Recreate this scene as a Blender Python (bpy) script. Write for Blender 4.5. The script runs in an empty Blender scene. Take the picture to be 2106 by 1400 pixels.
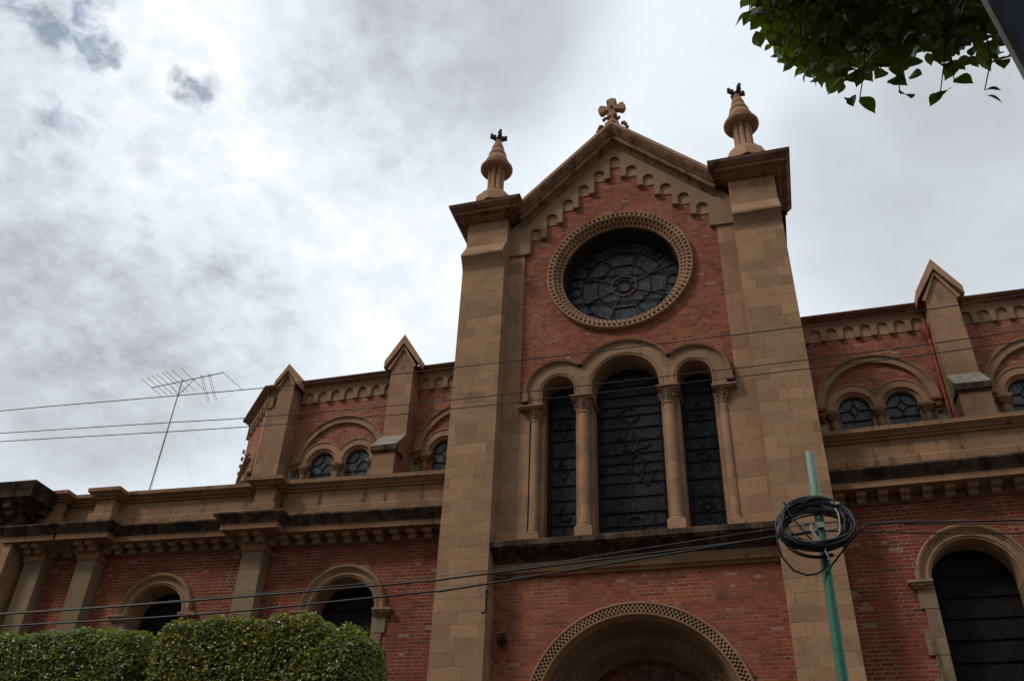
import bpy, bmesh, math, random
from math import pi, sin, cos, radians, sqrt, atan2, tan
from mathutils import Vector, Matrix
from mathutils.geometry import tessellate_polygon
random.seed(7)
S = bpy.context.scene
COL = S.collection

# ------------------------------------------------------------------ camera
PITCH, ROLL, YAW = radians(34.662), radians(-2.555), radians(17.357)
fw = Vector((-sin(YAW)*cos(PITCH), cos(YAW)*cos(PITCH), sin(PITCH)))
r0 = Vector((cos(YAW), sin(YAW), 0)); d0 = -r0.cross(fw)
cr, sr = cos(ROLL), sin(ROLL)
right = cr*r0 + sr*d0; down = -sr*r0 + cr*d0
cam = bpy.data.cameras.new('Camera'); camo = bpy.data.objects.new('Camera', cam); COL.objects.link(camo)
cam.sensor_width = 36; cam.lens = 1824.26/2106*36; cam.clip_start = .05; cam.clip_end = 3000
camo.matrix_world = Matrix(((right.x, -down.x, -fw.x, 0), (right.y, -down.y, -fw.y, 0), (right.z, -down.z, -fw.z, 1.6), (0, 0, 0, 1)))
S.camera = camo

# ------------------------------------------------------------------ light
SUN = Vector((-.58, -.52, .78)).normalized()          # towards the sun
EL = math.asin(SUN.z); AZ = atan2(SUN.x, SUN.y)
sun = bpy.data.lights.new('Sun', 'SUN'); suno = bpy.data.objects.new('Sun', sun); COL.objects.link(suno)
sun.energy = 1.35; sun.angle = radians(10); sun.color = (1, .93, .84)
suno.rotation_euler = (-SUN).to_track_quat('-Z', 'Y').to_euler()
S.view_settings.view_transform = 'Standard'; S.view_settings.look = 'None'
S.view_settings.exposure = 0.18; S.view_settings.gamma = 1

class NT:
    """small node-tree helper"""
    def __init__(s, tree): s.t = tree; s.n = tree.nodes; s.l = tree.links
    def node(s, typ, **kw):
        n = s.n.new(typ)
        for k, v in kw.items(): setattr(n, k, v)
        return n
    def put(s, sock, v):
        if isinstance(v, bpy.types.NodeSocket): s.l.new(v, sock)
        elif v is not None: sock.default_value = v
    def m(s, op, a, b=None, c=None, clamp=False):
        n = s.node('ShaderNodeMath', operation=op, use_clamp=clamp)
        for i, v in enumerate((a, b, c)):
            if v is not None: s.put(n.inputs[i], v)
        return n.outputs[0]
    def vm(s, op, a, b=None):
        n = s.node('ShaderNodeVectorMath', operation=op); s.put(n.inputs[0], a)
        if b is not None: s.put(n.inputs[1], b)
        return n.outputs['Value'] if op in ('DOT_PRODUCT', 'LENGTH') else n.outputs[0]
    def mix(s, f, a, b, blend='MIX'):
        n = s.node('ShaderNodeMix', data_type='RGBA', blend_type=blend)
        s.put(n.inputs[0], f); s.put(n.inputs[6], a); s.put(n.inputs[7], b); return n.outputs[2]
    def comb(s, x, y, z=0.):
        n = s.node('ShaderNodeCombineXYZ')
        for i, v in enumerate((x, y, z)): s.put(n.inputs[i], v)
        return n.outputs[0]
    def sep(s, v):
        n = s.node('ShaderNodeSeparateXYZ'); s.put(n.inputs[0], v); return n.outputs
    def noise(s, v, scale, detail=4, rough=.55, dist=0., col=False):
        n = s.node('ShaderNodeTexNoise'); s.put(n.inputs['Vector'], v)
        n.inputs['Scale'].default_value = scale; n.inputs['Detail'].default_value = detail
        n.inputs['Roughness'].default_value = rough; n.inputs['Distortion'].default_value = dist
        return n.outputs['Color' if col else 'Fac']
    def white(s, v, dim='2D', col=False):
        n = s.node('ShaderNodeTexWhiteNoise', noise_dimensions=dim); s.put(n.inputs['Vector'], v)
        return n.outputs['Color' if col else 'Value']
    def ramp(s, f, stops, interp='LINEAR'):
        n = s.node('ShaderNodeValToRGB'); n.color_ramp.interpolation = interp
        e = n.color_ramp.elements
        while len(e) < len(stops): e.new(.5)
        for el, (p, c) in zip(e, stops):
            el.position = p; el.color = (*c, 1) if len(c) == 3 else c
        s.put(n.inputs[0], f); return n.outputs[0]
    def step(s, v, a, b):
        n = s.node('ShaderNodeMapRange', interpolation_type='SMOOTHSTEP'); s.put(n.inputs[0], v)
        n.inputs[1].default_value = a; n.inputs[2].default_value = b
        return n.outputs[0]

def g3(v): return (v, v, v)

# world: Nishita sky behind a broken overcast
W = bpy.data.worlds.new('World'); S.world = W; W.use_nodes = True
w = NT(W.node_tree); bg = w.n['Background']
STR = .12
sky = w.node('ShaderNodeTexSky', sky_type='NISHITA', sun_disc=False); sky.sun_elevation = EL; sky.sun_rotation = AZ
dirv = w.node('ShaderNodeTexCoord').outputs['Generated']
dirn = w.vm('NORMALIZE', dirv)
dx, dy, dz = w.sep(dirn)
den = w.m('ADD', w.m('MAXIMUM', dz, 0.), .38)
flat = w.comb(w.m('DIVIDE', dx, den), w.m('DIVIDE', dy, den), 0.)
def warped(amp, sc, det=5):
    return w.vm('NORMALIZE', w.vm('ADD', dirn, w.vm('MULTIPLY', w.vm('SUBTRACT', w.noise(dirn, sc, det, .55, col=True), (.5, .5, .5)), (amp, amp, amp))))
dwS, dwF = warped(.16, 3.), warped(.12, 12., 7)
def blob(d, rad, soft, src):
    c = w.vm('DOT_PRODUCT', src, Vector(d).normalized())
    n = w.node('ShaderNodeMapRange', interpolation_type='SMOOTHSTEP'); w.put(n.inputs[0], c)
    n.inputs[1].default_value = cos(radians(rad+soft)); n.inputs[2].default_value = cos(radians(max(rad-soft, .1)))
    return n.outputs[0]
def blobs(lst, src):
    out = None
    for d, rad, soft, amt in lst:
        b = w.m('MULTIPLY', blob(d, rad, soft, src), amt)
        out = b if out is None else w.m('ADD', out, b)
    return w.m('MINIMUM', out, 1.)
soft_n = w.noise(w.vm('ADD', flat, (3.3, 1.2, 0.)), 2.3, 3, .45)
mid_n = w.noise(flat, 6.5, 6, .55, .25)
puff = w.noise(w.vm('ADD', flat, (.7, 4.1, 0.)), 13., 8, .58, .15)
# the big grey cloud bellies
grey = blobs([((-.282, .557, .781), 6.5, 6.5, .75), ((-.205, .53, .82), 5.0, 6, .6), ((-.56, .645, .52), 5.5, 5.5, .62), ((.225, .745, .63), 6, 7, .85), ((.30, .60, .74), 5, 6, .35),
              ((-.66, .58, .48), 6, 6, .25), ((-.72, .42, .55), 6, 7, .40), ((.0, .69, .725), 5, 5, .25), ((-.76, .52, .38), 9, 9, .58), ((-.64, .36, .68), 3, 3, .35)], dwS)
grey = w.m('MULTIPLY', grey, w.m('ADD', .62, w.m('MULTIPLY', mid_n, .76)))
bright = blobs([((-.46, .46, .76), 7, 7, .6), ((-.44, .56, .70), 7, 7, .55), ((-.36, .66, .66), 6, 6, .4), ((-.52, .52, .68), 5, 5, .4), ((-.10, .64, .76), 3.5, 3.5, .5), ((-.25, .71, .66), 4, 4, .4)], dwS)
# small ragged puffs with thin blue-grey gaps on the left
lft = w.step(w.vm('DOT_PRODUCT', dirn, Vector((-.55, .45, .70)).normalized()), .90, .985)
gaps = w.m('MULTIPLY', w.m('MULTIPLY', w.step(puff, .50, .34), w.step(mid_n, .60, .44)), lft)
dwH = warped(.05, 22., 7)
hole = blobs([((-0.6099, 0.3490, 0.7115), 0.6, 0.8, 0.7), ((-0.6025, 0.3609, 0.7119), 0.6, 0.8, 0.9), ((-0.5954, 0.3749, 0.7106), 0.6, 0.8, 0.8), ((-0.5859, 0.3864, 0.7123), 0.4, 0.7, 0.6), ((-0.5581, 0.3799, 0.7377), 0.5, 0.7, 0.9), ((-0.5657, 0.3891, 0.7270), 0.5, 0.7, 0.9), ((-0.5639, 0.4007, 0.7222), 0.5, 0.8, 1.0), ((-0.5626, 0.4160, 0.7145), 0.45, 0.7, 0.9), ((-0.5692, 0.4233, 0.7049), 0.35, 0.6, 0.7), ((-0.5814, 0.4101, 0.7027), 0.5, 0.9, 0.4), ((-0.5154, 0.4732, 0.7145), 0.4, 0.8, 0.7), ((-0.5069, 0.4847, 0.7128), 0.6, 0.9, 0.75), ((-0.4917, 0.4889, 0.7206), 0.3, 0.9, 0.5), ((-0.6190, 0.4294, 0.6577), 0.3, 0.7, 0.6), ((-0.6162, 0.4379, 0.6546), 0.25, 0.6, 0.5), ((-0.5947, 0.4584, 0.6605), 0.4, 1.0, 0.35), ((-0.5600, 0.5082, 0.6544), 0.4, 0.9, 0.3), ((-0.6382, 0.4420, 0.6303), 0.3, 0.6, 0.4), ((-0.5786, 0.5503, 0.6021), 0.3, 0.7, 0.35)], dwH)
lace = w.noise(w.vm('ADD', flat, (2.7, .4, 0.)), 34., 8, .62, .2)
tone = w.m('ADD', .83, w.m('MULTIPLY', w.m('SUBTRACT', soft_n, .5), .55))
tone = w.m('ADD', tone, w.m('MULTIPLY', w.m('SUBTRACT', mid_n, .5), w.m('ADD', .40, w.m('MULTIPLY', lft, .45))))
tone = w.m('ADD', tone, w.m('MULTIPLY', w.m('SUBTRACT', puff, .5), w.m('ADD', .20, w.m('MULTIPLY', lft, .75))))
tone = w.m('ADD', tone, w.m('MULTIPLY', w.m('SUBTRACT', lace, .5), w.m('ADD', .09, w.m('MULTIPLY', lft, .60))))
tone = w.m('ADD', tone, w.m('MULTIPLY', bright, .12))
tone = w.m('SUBTRACT', tone, w.m('MULTIPLY', grey, .66))
tone = w.m('SUBTRACT', tone, w.m('MULTIPLY', gaps, .13), clamp=True)
ccol = w.ramp(tone, [(0, (.40, .43, .46)), (.25, (.525, .565, .60)), (.55, (.68, .74, .80)), (.80, (.775, .83, .885)), (1, (.905, .915, .925))])
# added dimming of the unseen low sky behind the viewer, to deepen shade
back = w.m('MULTIPLY', w.step(dy, .25, -.35), w.step(dz, .88, .50))
dk = w.node('ShaderNodeVectorMath', operation='SCALE'); w.put(dk.inputs[0], ccol); w.put(dk.inputs[3], w.m('SUBTRACT', 1., w.m('MULTIPLY', back, .62))); ccol = dk.outputs[0]
cov = w.m('SUBTRACT', 1., w.m('MULTIPLY', w.m('MULTIPLY', hole, .74), w.step(lace, .70, .38)), clamp=True)
cs = w.node('ShaderNodeVectorMath', operation='SCALE'); w.put(cs.inputs[0], ccol); cs.inputs[3].default_value = 1/STR
skyc = w.mix(cov, w.mix(.60, sky.outputs[0], (.19/STR, .225/STR, .26/STR, 1)), cs.outputs[0])
w.put(bg.inputs[0], skyc); bg.inputs[1].default_value = STR

# ------------------------------------------------------------------ materials
def newmat(name):
    m = bpy.data.materials.new(name); m.use_nodes = True
    t = NT(m.node_tree); return m, t, t.n['Principled BSDF']
def wallcoord(t):
    p = t.node('ShaderNodeTexCoord').outputs['Object']; x, y, z = t.sep(p)
    return p, t.m('ADD', x, y), z
def bump(t, b, h, dist, strength=1.):
    n = t.node('ShaderNodeBump'); n.inputs['Strength'].default_value = strength; n.inputs['Distance'].default_value = dist
    t.put(n.inputs['Height'], h); t.l.new(n.outputs[0], b.inputs['Normal'])

def brick_mat(name, bond, seed, ramp, pale=.03, mort=(.42, .33, .255), wash=.35):
    m, t, b = newmat(name); p, u, v = wallcoord(t)
    wob = t.noise(p, 9., 3, .6, col=True)
    wx, wy, wz = t.sep(t.vm('SUBTRACT', wob, (.5, .5, .5)))
    u = t.m('ADD', u, t.m('MULTIPLY', wx, .016)); v = t.m('ADD', v, t.m('MULTIPLY', wz, .012))
    h = .079
    vr = t.m('DIVIDE', v, h); row = t.m('FLOOR', vr); fv = t.m('SUBTRACT', vr, row)
    par = t.m('MODULO', t.m('ABSOLUTE', row), 2.)
    if bond == 'english':
        L = t.m('ADD', .245, t.m('MULTIPLY', par, -.1225))
        uu = t.m('DIVIDE', t.m('ADD', u, t.m('MULTIPLY', par, .061)), L); ui = t.m('FLOOR', uu); fu = t.m('SUBTRACT', uu, ui)
        de = t.m('MULTIPLY', t.m('MINIMUM', fu, t.m('SUBTRACT', 1., fu)), L); ident = ui
    else:
        P = .366
        uu = t.m('DIVIDE', t.m('ADD', u, t.m('MULTIPLY', par, P/2)), P); ui = t.m('FLOOR', uu); f = t.m('SUBTRACT', uu, ui)
        hd = t.m('GREATER_THAN', f, .6667)
        ln = t.m('ADD', .6667, t.m('MULTIPLY', hd, -.3334))
        tl = t.m('DIVIDE', t.m('SUBTRACT', f, t.m('MULTIPLY', hd, .6667)), ln)
        de = t.m('MULTIPLY', t.m('MULTIPLY', t.m('MINIMUM', tl, t.m('SUBTRACT', 1., tl)), ln), P)
        ident = t.m('ADD', t.m('MULTIPLY', ui, 2.), hd)
    dv = t.m('MULTIPLY', t.m('MINIMUM', fv, t.m('SUBTRACT', 1., fv)), h)
    edge = t.m('MINIMUM', de, dv)
    mk = t.step(edge, .0035, .0085)                     # 1 on brick
    rnd = t.white(t.comb(t.m('ADD', ident, seed*13.7), row))
    rnd2 = t.white(t.comb(t.m('ADD', ident, seed*3.1+71), t.m('ADD', row, 37.)))
    col = t.ramp(rnd, ramp)
    # a few pale, chalky and a few burnt bricks
    col = t.mix(t.m('MULTIPLY', t.m('GREATER_THAN', rnd2, 1-pale), .5), col, (.36, .27, .21, 1))
    col = t.mix(t.m('MULTIPLY', t.m('LESS_THAN', rnd2, .045), .5), col, (.060, .040, .036, 1))
    gr = t.noise(p, 60., 4, .7)
    col = t.mix(t.m('MULTIPLY', t.step(gr, .35, .75), .35), col, t.mix(.5, col, (.32, .13, .07, 1)))
    mc = t.mix(t.step(t.noise(p, 1.4, 4, .6), .40, .65), (*[c*.42 for c in mort], 1), (*mort, 1))
    col = t.mix(mk, mc, col)
    # lime wash / soot patches with their own outline
    pt = t.noise(t.vm('MULTIPLY', p, (1., 1., .55)), .9, 6, .62, .4)
    col = t.mix(t.m('MULTIPLY', t.step(pt, .53, .72), wash), col, (.26, .125, .075, 1))
    pt2 = t.noise(t.vm('ADD', t.vm('MULTIPLY', p, (1.2, 1.2, .5)), (9., 4., 2.)), 1.2, 6, .65, .3)
    col = t.mix(t.m('MULTIPLY', t.step(pt2, .57, .76), .55), col, (.060, .042, .036, 1))
    t.put(b.inputs['Base Color'], col); b.inputs['Roughness'].default_value = .9
    b.inputs['Specular IOR Level'].default_value = .2
    hgt = t.m('ADD', mk, t.m('MULTIPLY', gr, .35)); bump(t, b, hgt, .008, .8)
    return m

def stone_mat(name, a, c, h=.29, L=.62, seed=0, dirt=0., joint=.55, pores=.5, streak=.0, vary=1., black=(.030, .022, .018)):
    m, t, b = newmat(name); p, u, v = wallcoord(t)
    wob = t.sep(t.vm('SUBTRACT', t.noise(p, 5., 3, .6, col=True), (.5, .5, .5)))
    u = t.m('ADD', u, t.m('MULTIPLY', wob[0], .014)); v = t.m('ADD', v, t.m('MULTIPLY', wob[2], .012))
    vr = t.m('ADD', t.m('DIVIDE', v, h), seed*.37); row = t.m('FLOOR', vr); fv = t.m('SUBTRACT', vr, row)
    rr = t.white(t.comb(row, seed*5.+.5)); rr2 = t.white(t.comb(row, seed*7.+3.5))
    LL = t.m('MULTIPLY', L, t.m('ADD', .72, t.m('MULTIPLY', rr2, .7)))
    uu = t.m('ADD', t.m('DIVIDE', u, LL), t.m('MULTIPLY', rr, 5.)); ui = t.m('FLOOR', uu); fu = t.m('SUBTRACT', uu, ui)
    ed = t.m('MINIMUM', t.m('MULTIPLY', t.m('MINIMUM', fu, t.m('SUBTRACT', 1., fu)), LL), t.m('MULTIPLY', t.m('MINIMUM', fv, t.m('SUBTRACT', 1., fv)), h))
    jm = t.step(ed, .003, .008)
    bc = t.comb(t.m('ADD', ui, seed*17.), row)
    r1 = t.white(bc); r2 = t.white(t.vm('ADD', bc, (31., 57., 0.)))
    col = t.mix(t.m('ADD', .5, t.m('MULTIPLY', t.m('SUBTRACT', r1, .5), vary)), (*a, 1), (*c, 1))
    val = t.m('ADD', 1-.17*vary, t.m('MULTIPLY', r2, .34*vary))
    sc = t.node('ShaderNodeVectorMath', operation='SCALE'); t.put(sc.inputs[0], col); t.put(sc.inputs[3], val); col = sc.outputs[0]
    cl = t.noise(p, 2.1, 6, .65)
    col = t.mix(t.m('MULTIPLY', t.step(cl, .42, .68), .55), col, t.mix(.5, col, (.17, .105, .062, 1)))
    gr = t.noise(p, 48., 5, .72)
    col = t.mix(t.m('MULTIPLY', t.step(gr, .48, .30), .55), col, t.mix(.55, col, (.08, .045, .03, 1)))
    # soft tuff pits, clustered on some blocks
    vo = t.node('ShaderNodeTexVoronoi'); t.put(vo.inputs['Vector'], p); vo.inputs['Scale'].default_value = 26.
    pit = t.m('MULTIPLY', t.step(vo.outputs['Distance'], .26, .14), t.step(t.m('ADD', t.noise(p, 3.2, 4, .6), t.m('MULTIPLY', r1, .12)), .56, .68))
    pit = t.m('MULTIPLY', pit, pores)
    col = t.mix(pit, col, (.085, .045, .03, 1))
    jc = t.noise(p, 2.6, 2, .5)
    col = t.mix(t.m('MULTIPLY', t.m('SUBTRACT', 1., jm), joint), col, t.mix(t.step(jc, .48, .62), (.10, .065, .045, 1), (.44, .33, .25, 1)))
    if dirt or streak:
        sv = t.vm('MULTIPLY', p, (3.2, 3.2, .45)); s1 = t.noise(sv, 1.3, 6, .68, .2)
        s2 = t.noise(t.vm('ADD', p, (3., 8., 1.)), 2.3, 7, .7)
        d = t.m('ADD', t.m('MULTIPLY', s1, .6), t.m('MULTIPLY', s2, .4))
        if dirt: col = t.mix(t.m('MULTIPLY', t.step(d, .62-.30*dirt, .70-.18*dirt), min(.93, .45+.6*dirt)), col, (*black, 1))
        if streak: col = t.mix(t.m('MULTIPLY', t.step(s1, .55, .72), streak), col, (.050, .034, .026, 1))
    t.put(b.inputs['Base Color'], col); b.inputs['Roughness'].default_value = .93; b.inputs['Specular IOR Level'].default_value = .15
    hg = t.m('SUBTRACT', t.m('ADD', t.m('MULTIPLY', jm, .8), t.m('MULTIPLY', gr, .55)), pit)
    bump(t, b, hg, .008, .75)
    return m

def plain_mat(name, col, rough=.6, metal=0., var=.25, scale=12., spec=.4, dark=None, bumpd=0.):
    m, t, b = newmat(name); p = t.node('ShaderNodeTexCoord').outputs['Object']
    n = t.noise(p, scale, 5, .65)
    c2 = dark or tuple(x*(1-var*1.6) for x in col)
    t.put(b.inputs['Base Color'], t.mix(t.step(n, .38, .66), (*col, 1), (*c2, 1)))
    b.inputs['Roughness'].default_value = rough; b.inputs['Metallic'].default_value = metal; b.inputs['Specular IOR Level'].default_value = spec
    if bumpd: bump(t, b, n, bumpd)
    return m

def glass_mat(name, cols, scale, rough=.22, spec=.35):
    m, t, b = newmat(name); p = t.node('ShaderNodeTexCoord').outputs['Object']
    vo = t.node('ShaderNodeTexVoronoi'); t.put(vo.inputs['Vector'], t.vm('MULTIPLY', p, (1., .05, 1.))); vo.inputs['Scale'].default_value = scale
    r = t.sep(vo.outputs['Color'])[0]
    c = t.ramp(r, cols, 'CONSTANT')
    n = t.noise(p, 14., 5, .65)
    c = t.mix(t.step(n, .35, .7), c, t.mix(.6, c, (.012, .012, .013, 1)))
    ve = t.node('ShaderNodeTexVoronoi', feature='DISTANCE_TO_EDGE'); t.put(ve.inputs['Vector'], t.vm('MULTIPLY', p, (1., .05, 1.))); ve.inputs['Scale'].default_value = scale
    c = t.mix(t.step(ve.outputs['Distance'], .05, .02), c, (.008, .008, .008, 1))
    t.put(b.inputs['Base Color'], c); b.inputs['Roughness'].default_value = rough; b.inputs['Specular IOR Level'].default_value = spec
    bump(t, b, t.m('ADD', t.noise(p, 7., 3, .6), t.m('MULTIPLY', r, .6)), .02, .5)
    return m

def leaf_mat(name, c1, c2, c3, trans, rough=.32, spec=.55):
    m, t, b = newmat(name)
    geo = t.node('ShaderNodeNewGeometry')
    ri = geo.outputs['Random Per Island']
    p = t.node('ShaderNodeTexCoord').outputs['Object']
    c = t.ramp(ri, [(0, c1), (.55, c2), (.93, c3), (1, (c3[0]*1.6, c3[1]*1.15, c3[2]))])
    cl = t.noise(p, 1.6, 3, .5)
    c = t.mix(t.m('MULTIPLY', t.step(cl, .45, .68), .55), c, t.mix(.5, c, (*c3, 1)))
    t.put(b.inputs['Base Color'], c); b.inputs['Roughness'].default_value = rough; b.inputs['Specular IOR Level'].default_value = spec
    tr = t.node('ShaderNodeBsdfTranslucent'); t.put(tr.inputs[0], t.mix(.6, c, (c3[0]*2.2, c3[1]*2.0, c3[2]*.7, 1)))
    mx = t.node('ShaderNodeMixShader'); mx.inputs[0].default_value = trans
    t.l.new(b.outputs[0], mx.inputs[1]); t.l.new(tr.outputs[0], mx.inputs[2])
    t.l.new(mx.outputs[0], t.n['Material Output'].inputs[0]); return m

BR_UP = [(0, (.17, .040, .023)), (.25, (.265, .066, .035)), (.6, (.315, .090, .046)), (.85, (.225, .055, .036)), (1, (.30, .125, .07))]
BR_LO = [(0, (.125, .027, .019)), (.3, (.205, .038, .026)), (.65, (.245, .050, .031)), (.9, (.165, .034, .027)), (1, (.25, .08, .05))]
TA, TB = (.375, .220, .125), (.295, .180, .106)
M = {
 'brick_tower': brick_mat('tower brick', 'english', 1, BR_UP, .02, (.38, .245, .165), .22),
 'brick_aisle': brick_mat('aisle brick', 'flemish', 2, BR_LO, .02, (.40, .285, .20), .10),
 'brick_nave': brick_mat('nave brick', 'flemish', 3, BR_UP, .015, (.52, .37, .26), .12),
 'stone': stone_mat('ashlar stone', TA, TB, .275, .58, 1, 0, .45, .95, .34, .85),
 'stone_long': stone_mat('tall block stone', (.35, .20, .12), TB, .62, .9, 2, 0, .35, .35, .12),
 'stone_plain': stone_mat('dressed stone', (.36, .208, .125), (.315, .188, .114), .40, .75, 3, 0, .30, .45, .22, .95),
 'stone_trim': stone_mat('trim stone', (.315, .195, .118), (.28, .172, .106), .45, .55, 4, .17, .3, .3, .45, .8),
 'stone_smooth': stone_mat('smooth render stone', (.275, .176, .110), (.25, .164, .103), 1.4, 1.1, 5, 0, .2, .06, .12, .5),
 'stone_dirty': stone_mat('weathered cornice stone', (.30, .168, .098), (.24, .136, .082), .5, .7, 6, .32, .35, .2, .40, .8),
 'stone_black': stone_mat('sooty cornice stone', (.125, .078, .050), (.095, .062, .042), .6, .9, 7, .72, .4, .15, .5, .8, (.017, .013, .011)),
 'stone_frieze': stone_mat('dark frieze stone', (.20, .120, .074), (.165, .102, .066), .5, .8, 13, .35, .3, .2, .4, .8, (.025, .018, .014)),  # darker, blotchier stone for the cornice frieze and soffit
 'stone_cap': stone_mat('sooty cap stone', (.27, .150, .088), (.20, .115, .07), .5, .7, 14, .50, .35, .2, .5, .8, (.035, .022, .016)),
 'stone_parapet': stone_mat('parapet stone', (.30, .172, .098), (.25, .146, .085), .44, .8, 8, .33, .45, .3, .8, 1.),
 'stone_grey': stone_mat('grey pilaster stone', (.245, .178, .115), (.195, .142, .092), .52, 1.2, 9, .16, .4, .25, .6, 1.),
 'cement': plain_mat('grey cement', (.29, .255, .21), .95, 0, .2, 6., .1),
 'stone_pink': stone_mat('pinkish stone', (.40, .232, .143), (.345, .203, .125), .6, .8, 10, 0, .4, .25, .1, .7),
 'shaded_recess': plain_mat('shade toned reveal stone', (.060, .042, .030), .95, 0, .4, 14., .1, bumpd=.01),  # shade of the rose reveal put into its base colour
 'carved': stone_mat('carved stone', (.235, .150, .092), (.20, .130, .082), .5, .6, 11, .25, .3, .2, .3, .6),
 'console': plain_mat('rust stained console stone', (.24, .115, .06), .9, 0, .45, 18., .15),
 'glass_rose': glass_mat('rose stained glass', [(0, (.056, .070, .076)), (.3, (.078, .096, .102)), (.6, (.046, .056, .066)), (.8, (.088, .10, .10)), (.93, (.075, .05, .048))], 9., .25, .25),
 'glass_dark': glass_mat('dark stained glass', [(0, (.024, .027, .027)), (.35, (.044, .042, .040)), (.6, (.022, .030, .046)), (.8, (.062, .036, .030)), (.93, (.034, .050, .046))], 12., .35, .12),
 'glass_aisle': glass_mat('aisle window glass', [(0, (.016, .014, .012)), (.5, (.021, .018, .016)), (.8, (.024, .017, .014))], 7., .5, .06),
 'glass_nave': glass_mat('nave stained glass', [(0, (.060, .075, .085)), (.4, (.085, .098, .100)), (.7, (.050, .062, .075)), (.9, (.10, .105, .10))], 14.),
 'lead': plain_mat('lead came', (.016, .014, .013), .7, 0, .3, 20., .2),
 'lead_pink': plain_mat('painted window bar', (.17, .11, .092), .8, 0, .3, 20., .2),
 'wood': plain_mat('door wood', (.17, .062, .030), .55, 0, .5, 5., .35),
 'tile': plain_mat('dark roof tile', (.10, .045, .035), .85, 0, .4, 9., .2),
 'eave': plain_mat('red painted eave edge', (.16, .055, .042), .8, 0, .35, 8., .2),
 'red': plain_mat('red painted pipe', (.30, .045, .032), .5, 0, .3, 8., .4),
 'iron': plain_mat('black iron', (.015, .013, .012), .6, .2, .3, 20., .3),
 'finial': plain_mat('lichened finial stone', (.075, .060, .048), .95, 0, .4, 30., .1, bumpd=.01),
 'alu': plain_mat('weathered aluminium', (.30, .30, .30), .5, .5, .2, 20.),
 'cable': plain_mat('black cable sheath', (.011, .0105, .0105), .5, 0, .3, 15., .4),
 'cable_grey': plain_mat('grey cable sheath', (.10, .095, .09), .5, 0, .25, 15., .4),
 'steel': plain_mat('galvanised steel', (.40, .41, .42), .4, .7, .2, 25.),
 'white': plain_mat('white strap', (.55, .54, .50), .7, 0, .15, 10.),
 'porcelain': plain_mat('porcelain', (.42, .40, .38), .3, 0, .15, 10.),
 'bark': plain_mat('bark', (.10, .075, .055), .95, 0, .4, 14., .1, bumpd=.02),
 'twig': plain_mat('twig', (.11, .075, .045), .9, 0, .4, 14., .1),
 'asphalt': plain_mat('asphalt', (.055, .053, .051), .93, 0, .3, 30., .2, bumpd=.01),
 'paving': stone_mat('paving slabs', (.15, .145, .137), (.13, .125, .12), .5, .5, 12, .1, .6, .1, 0, .6),
 'kerb': plain_mat('kerb concrete', (.30, .29, .27), .95, 0, .2, 8.),
 'stucco': plain_mat('ochre stucco', (.24, .19, .13), .95, 0, .25, 3., .1),
 'panel': plain_mat('blue grey painted sheet', (.20, .29, .47), .55, .0, .12, 2.5, .4),
 'panel_edge': plain_mat('pale worn sheet edge', (.42, .41, .38), .6, .2, .3, 9., .4),
 'leaf_hedge': leaf_mat('hedge leaf', (.015, .038, .007), (.056, .105, .015), (.22, .27, .036), .28, .32, .6),
 'leaf_brown': leaf_mat('brownish hedge leaf', (.026, .040, .008), (.090, .118, .017), (.27, .28, .040), .28, .32, .6),
 'leaf_tree': leaf_mat('street tree leaf', (.006, .014, .005), (.013, .031, .008), (.11, .165, .018), .32, .34, .4),
}
m, t, b = newmat('green pole paint')
p = t.node('ShaderNodeTexCoord').outputs['Object']
n = t.noise(t.vm('MULTIPLY', p, (1, 1, .35)), 7., 6, .68); n2 = t.noise(p, 26., 5, .7)
zz = t.sep(p)[2]
up = t.step(t.m('ADD', zz, t.m('MULTIPLY', n, .9)), 5.1, 5.7)            # old sun-bleached upper coat with a ragged lower edge
c = t.mix(up, (.026, .150, .098, 1), (.23, .36, .27, 1))
c = t.mix(t.m('MULTIPLY', t.step(n, .55, .72), .45), c, (.21, .33, .26, 1))
c = t.mix(t.m('MULTIPLY', t.step(n2, .575, .64), .9), c, (.045, .032, .022, 1))
t.put(b.inputs['Base Color'], c); b.inputs['Roughness'].default_value = .5; M['green'] = m

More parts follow.
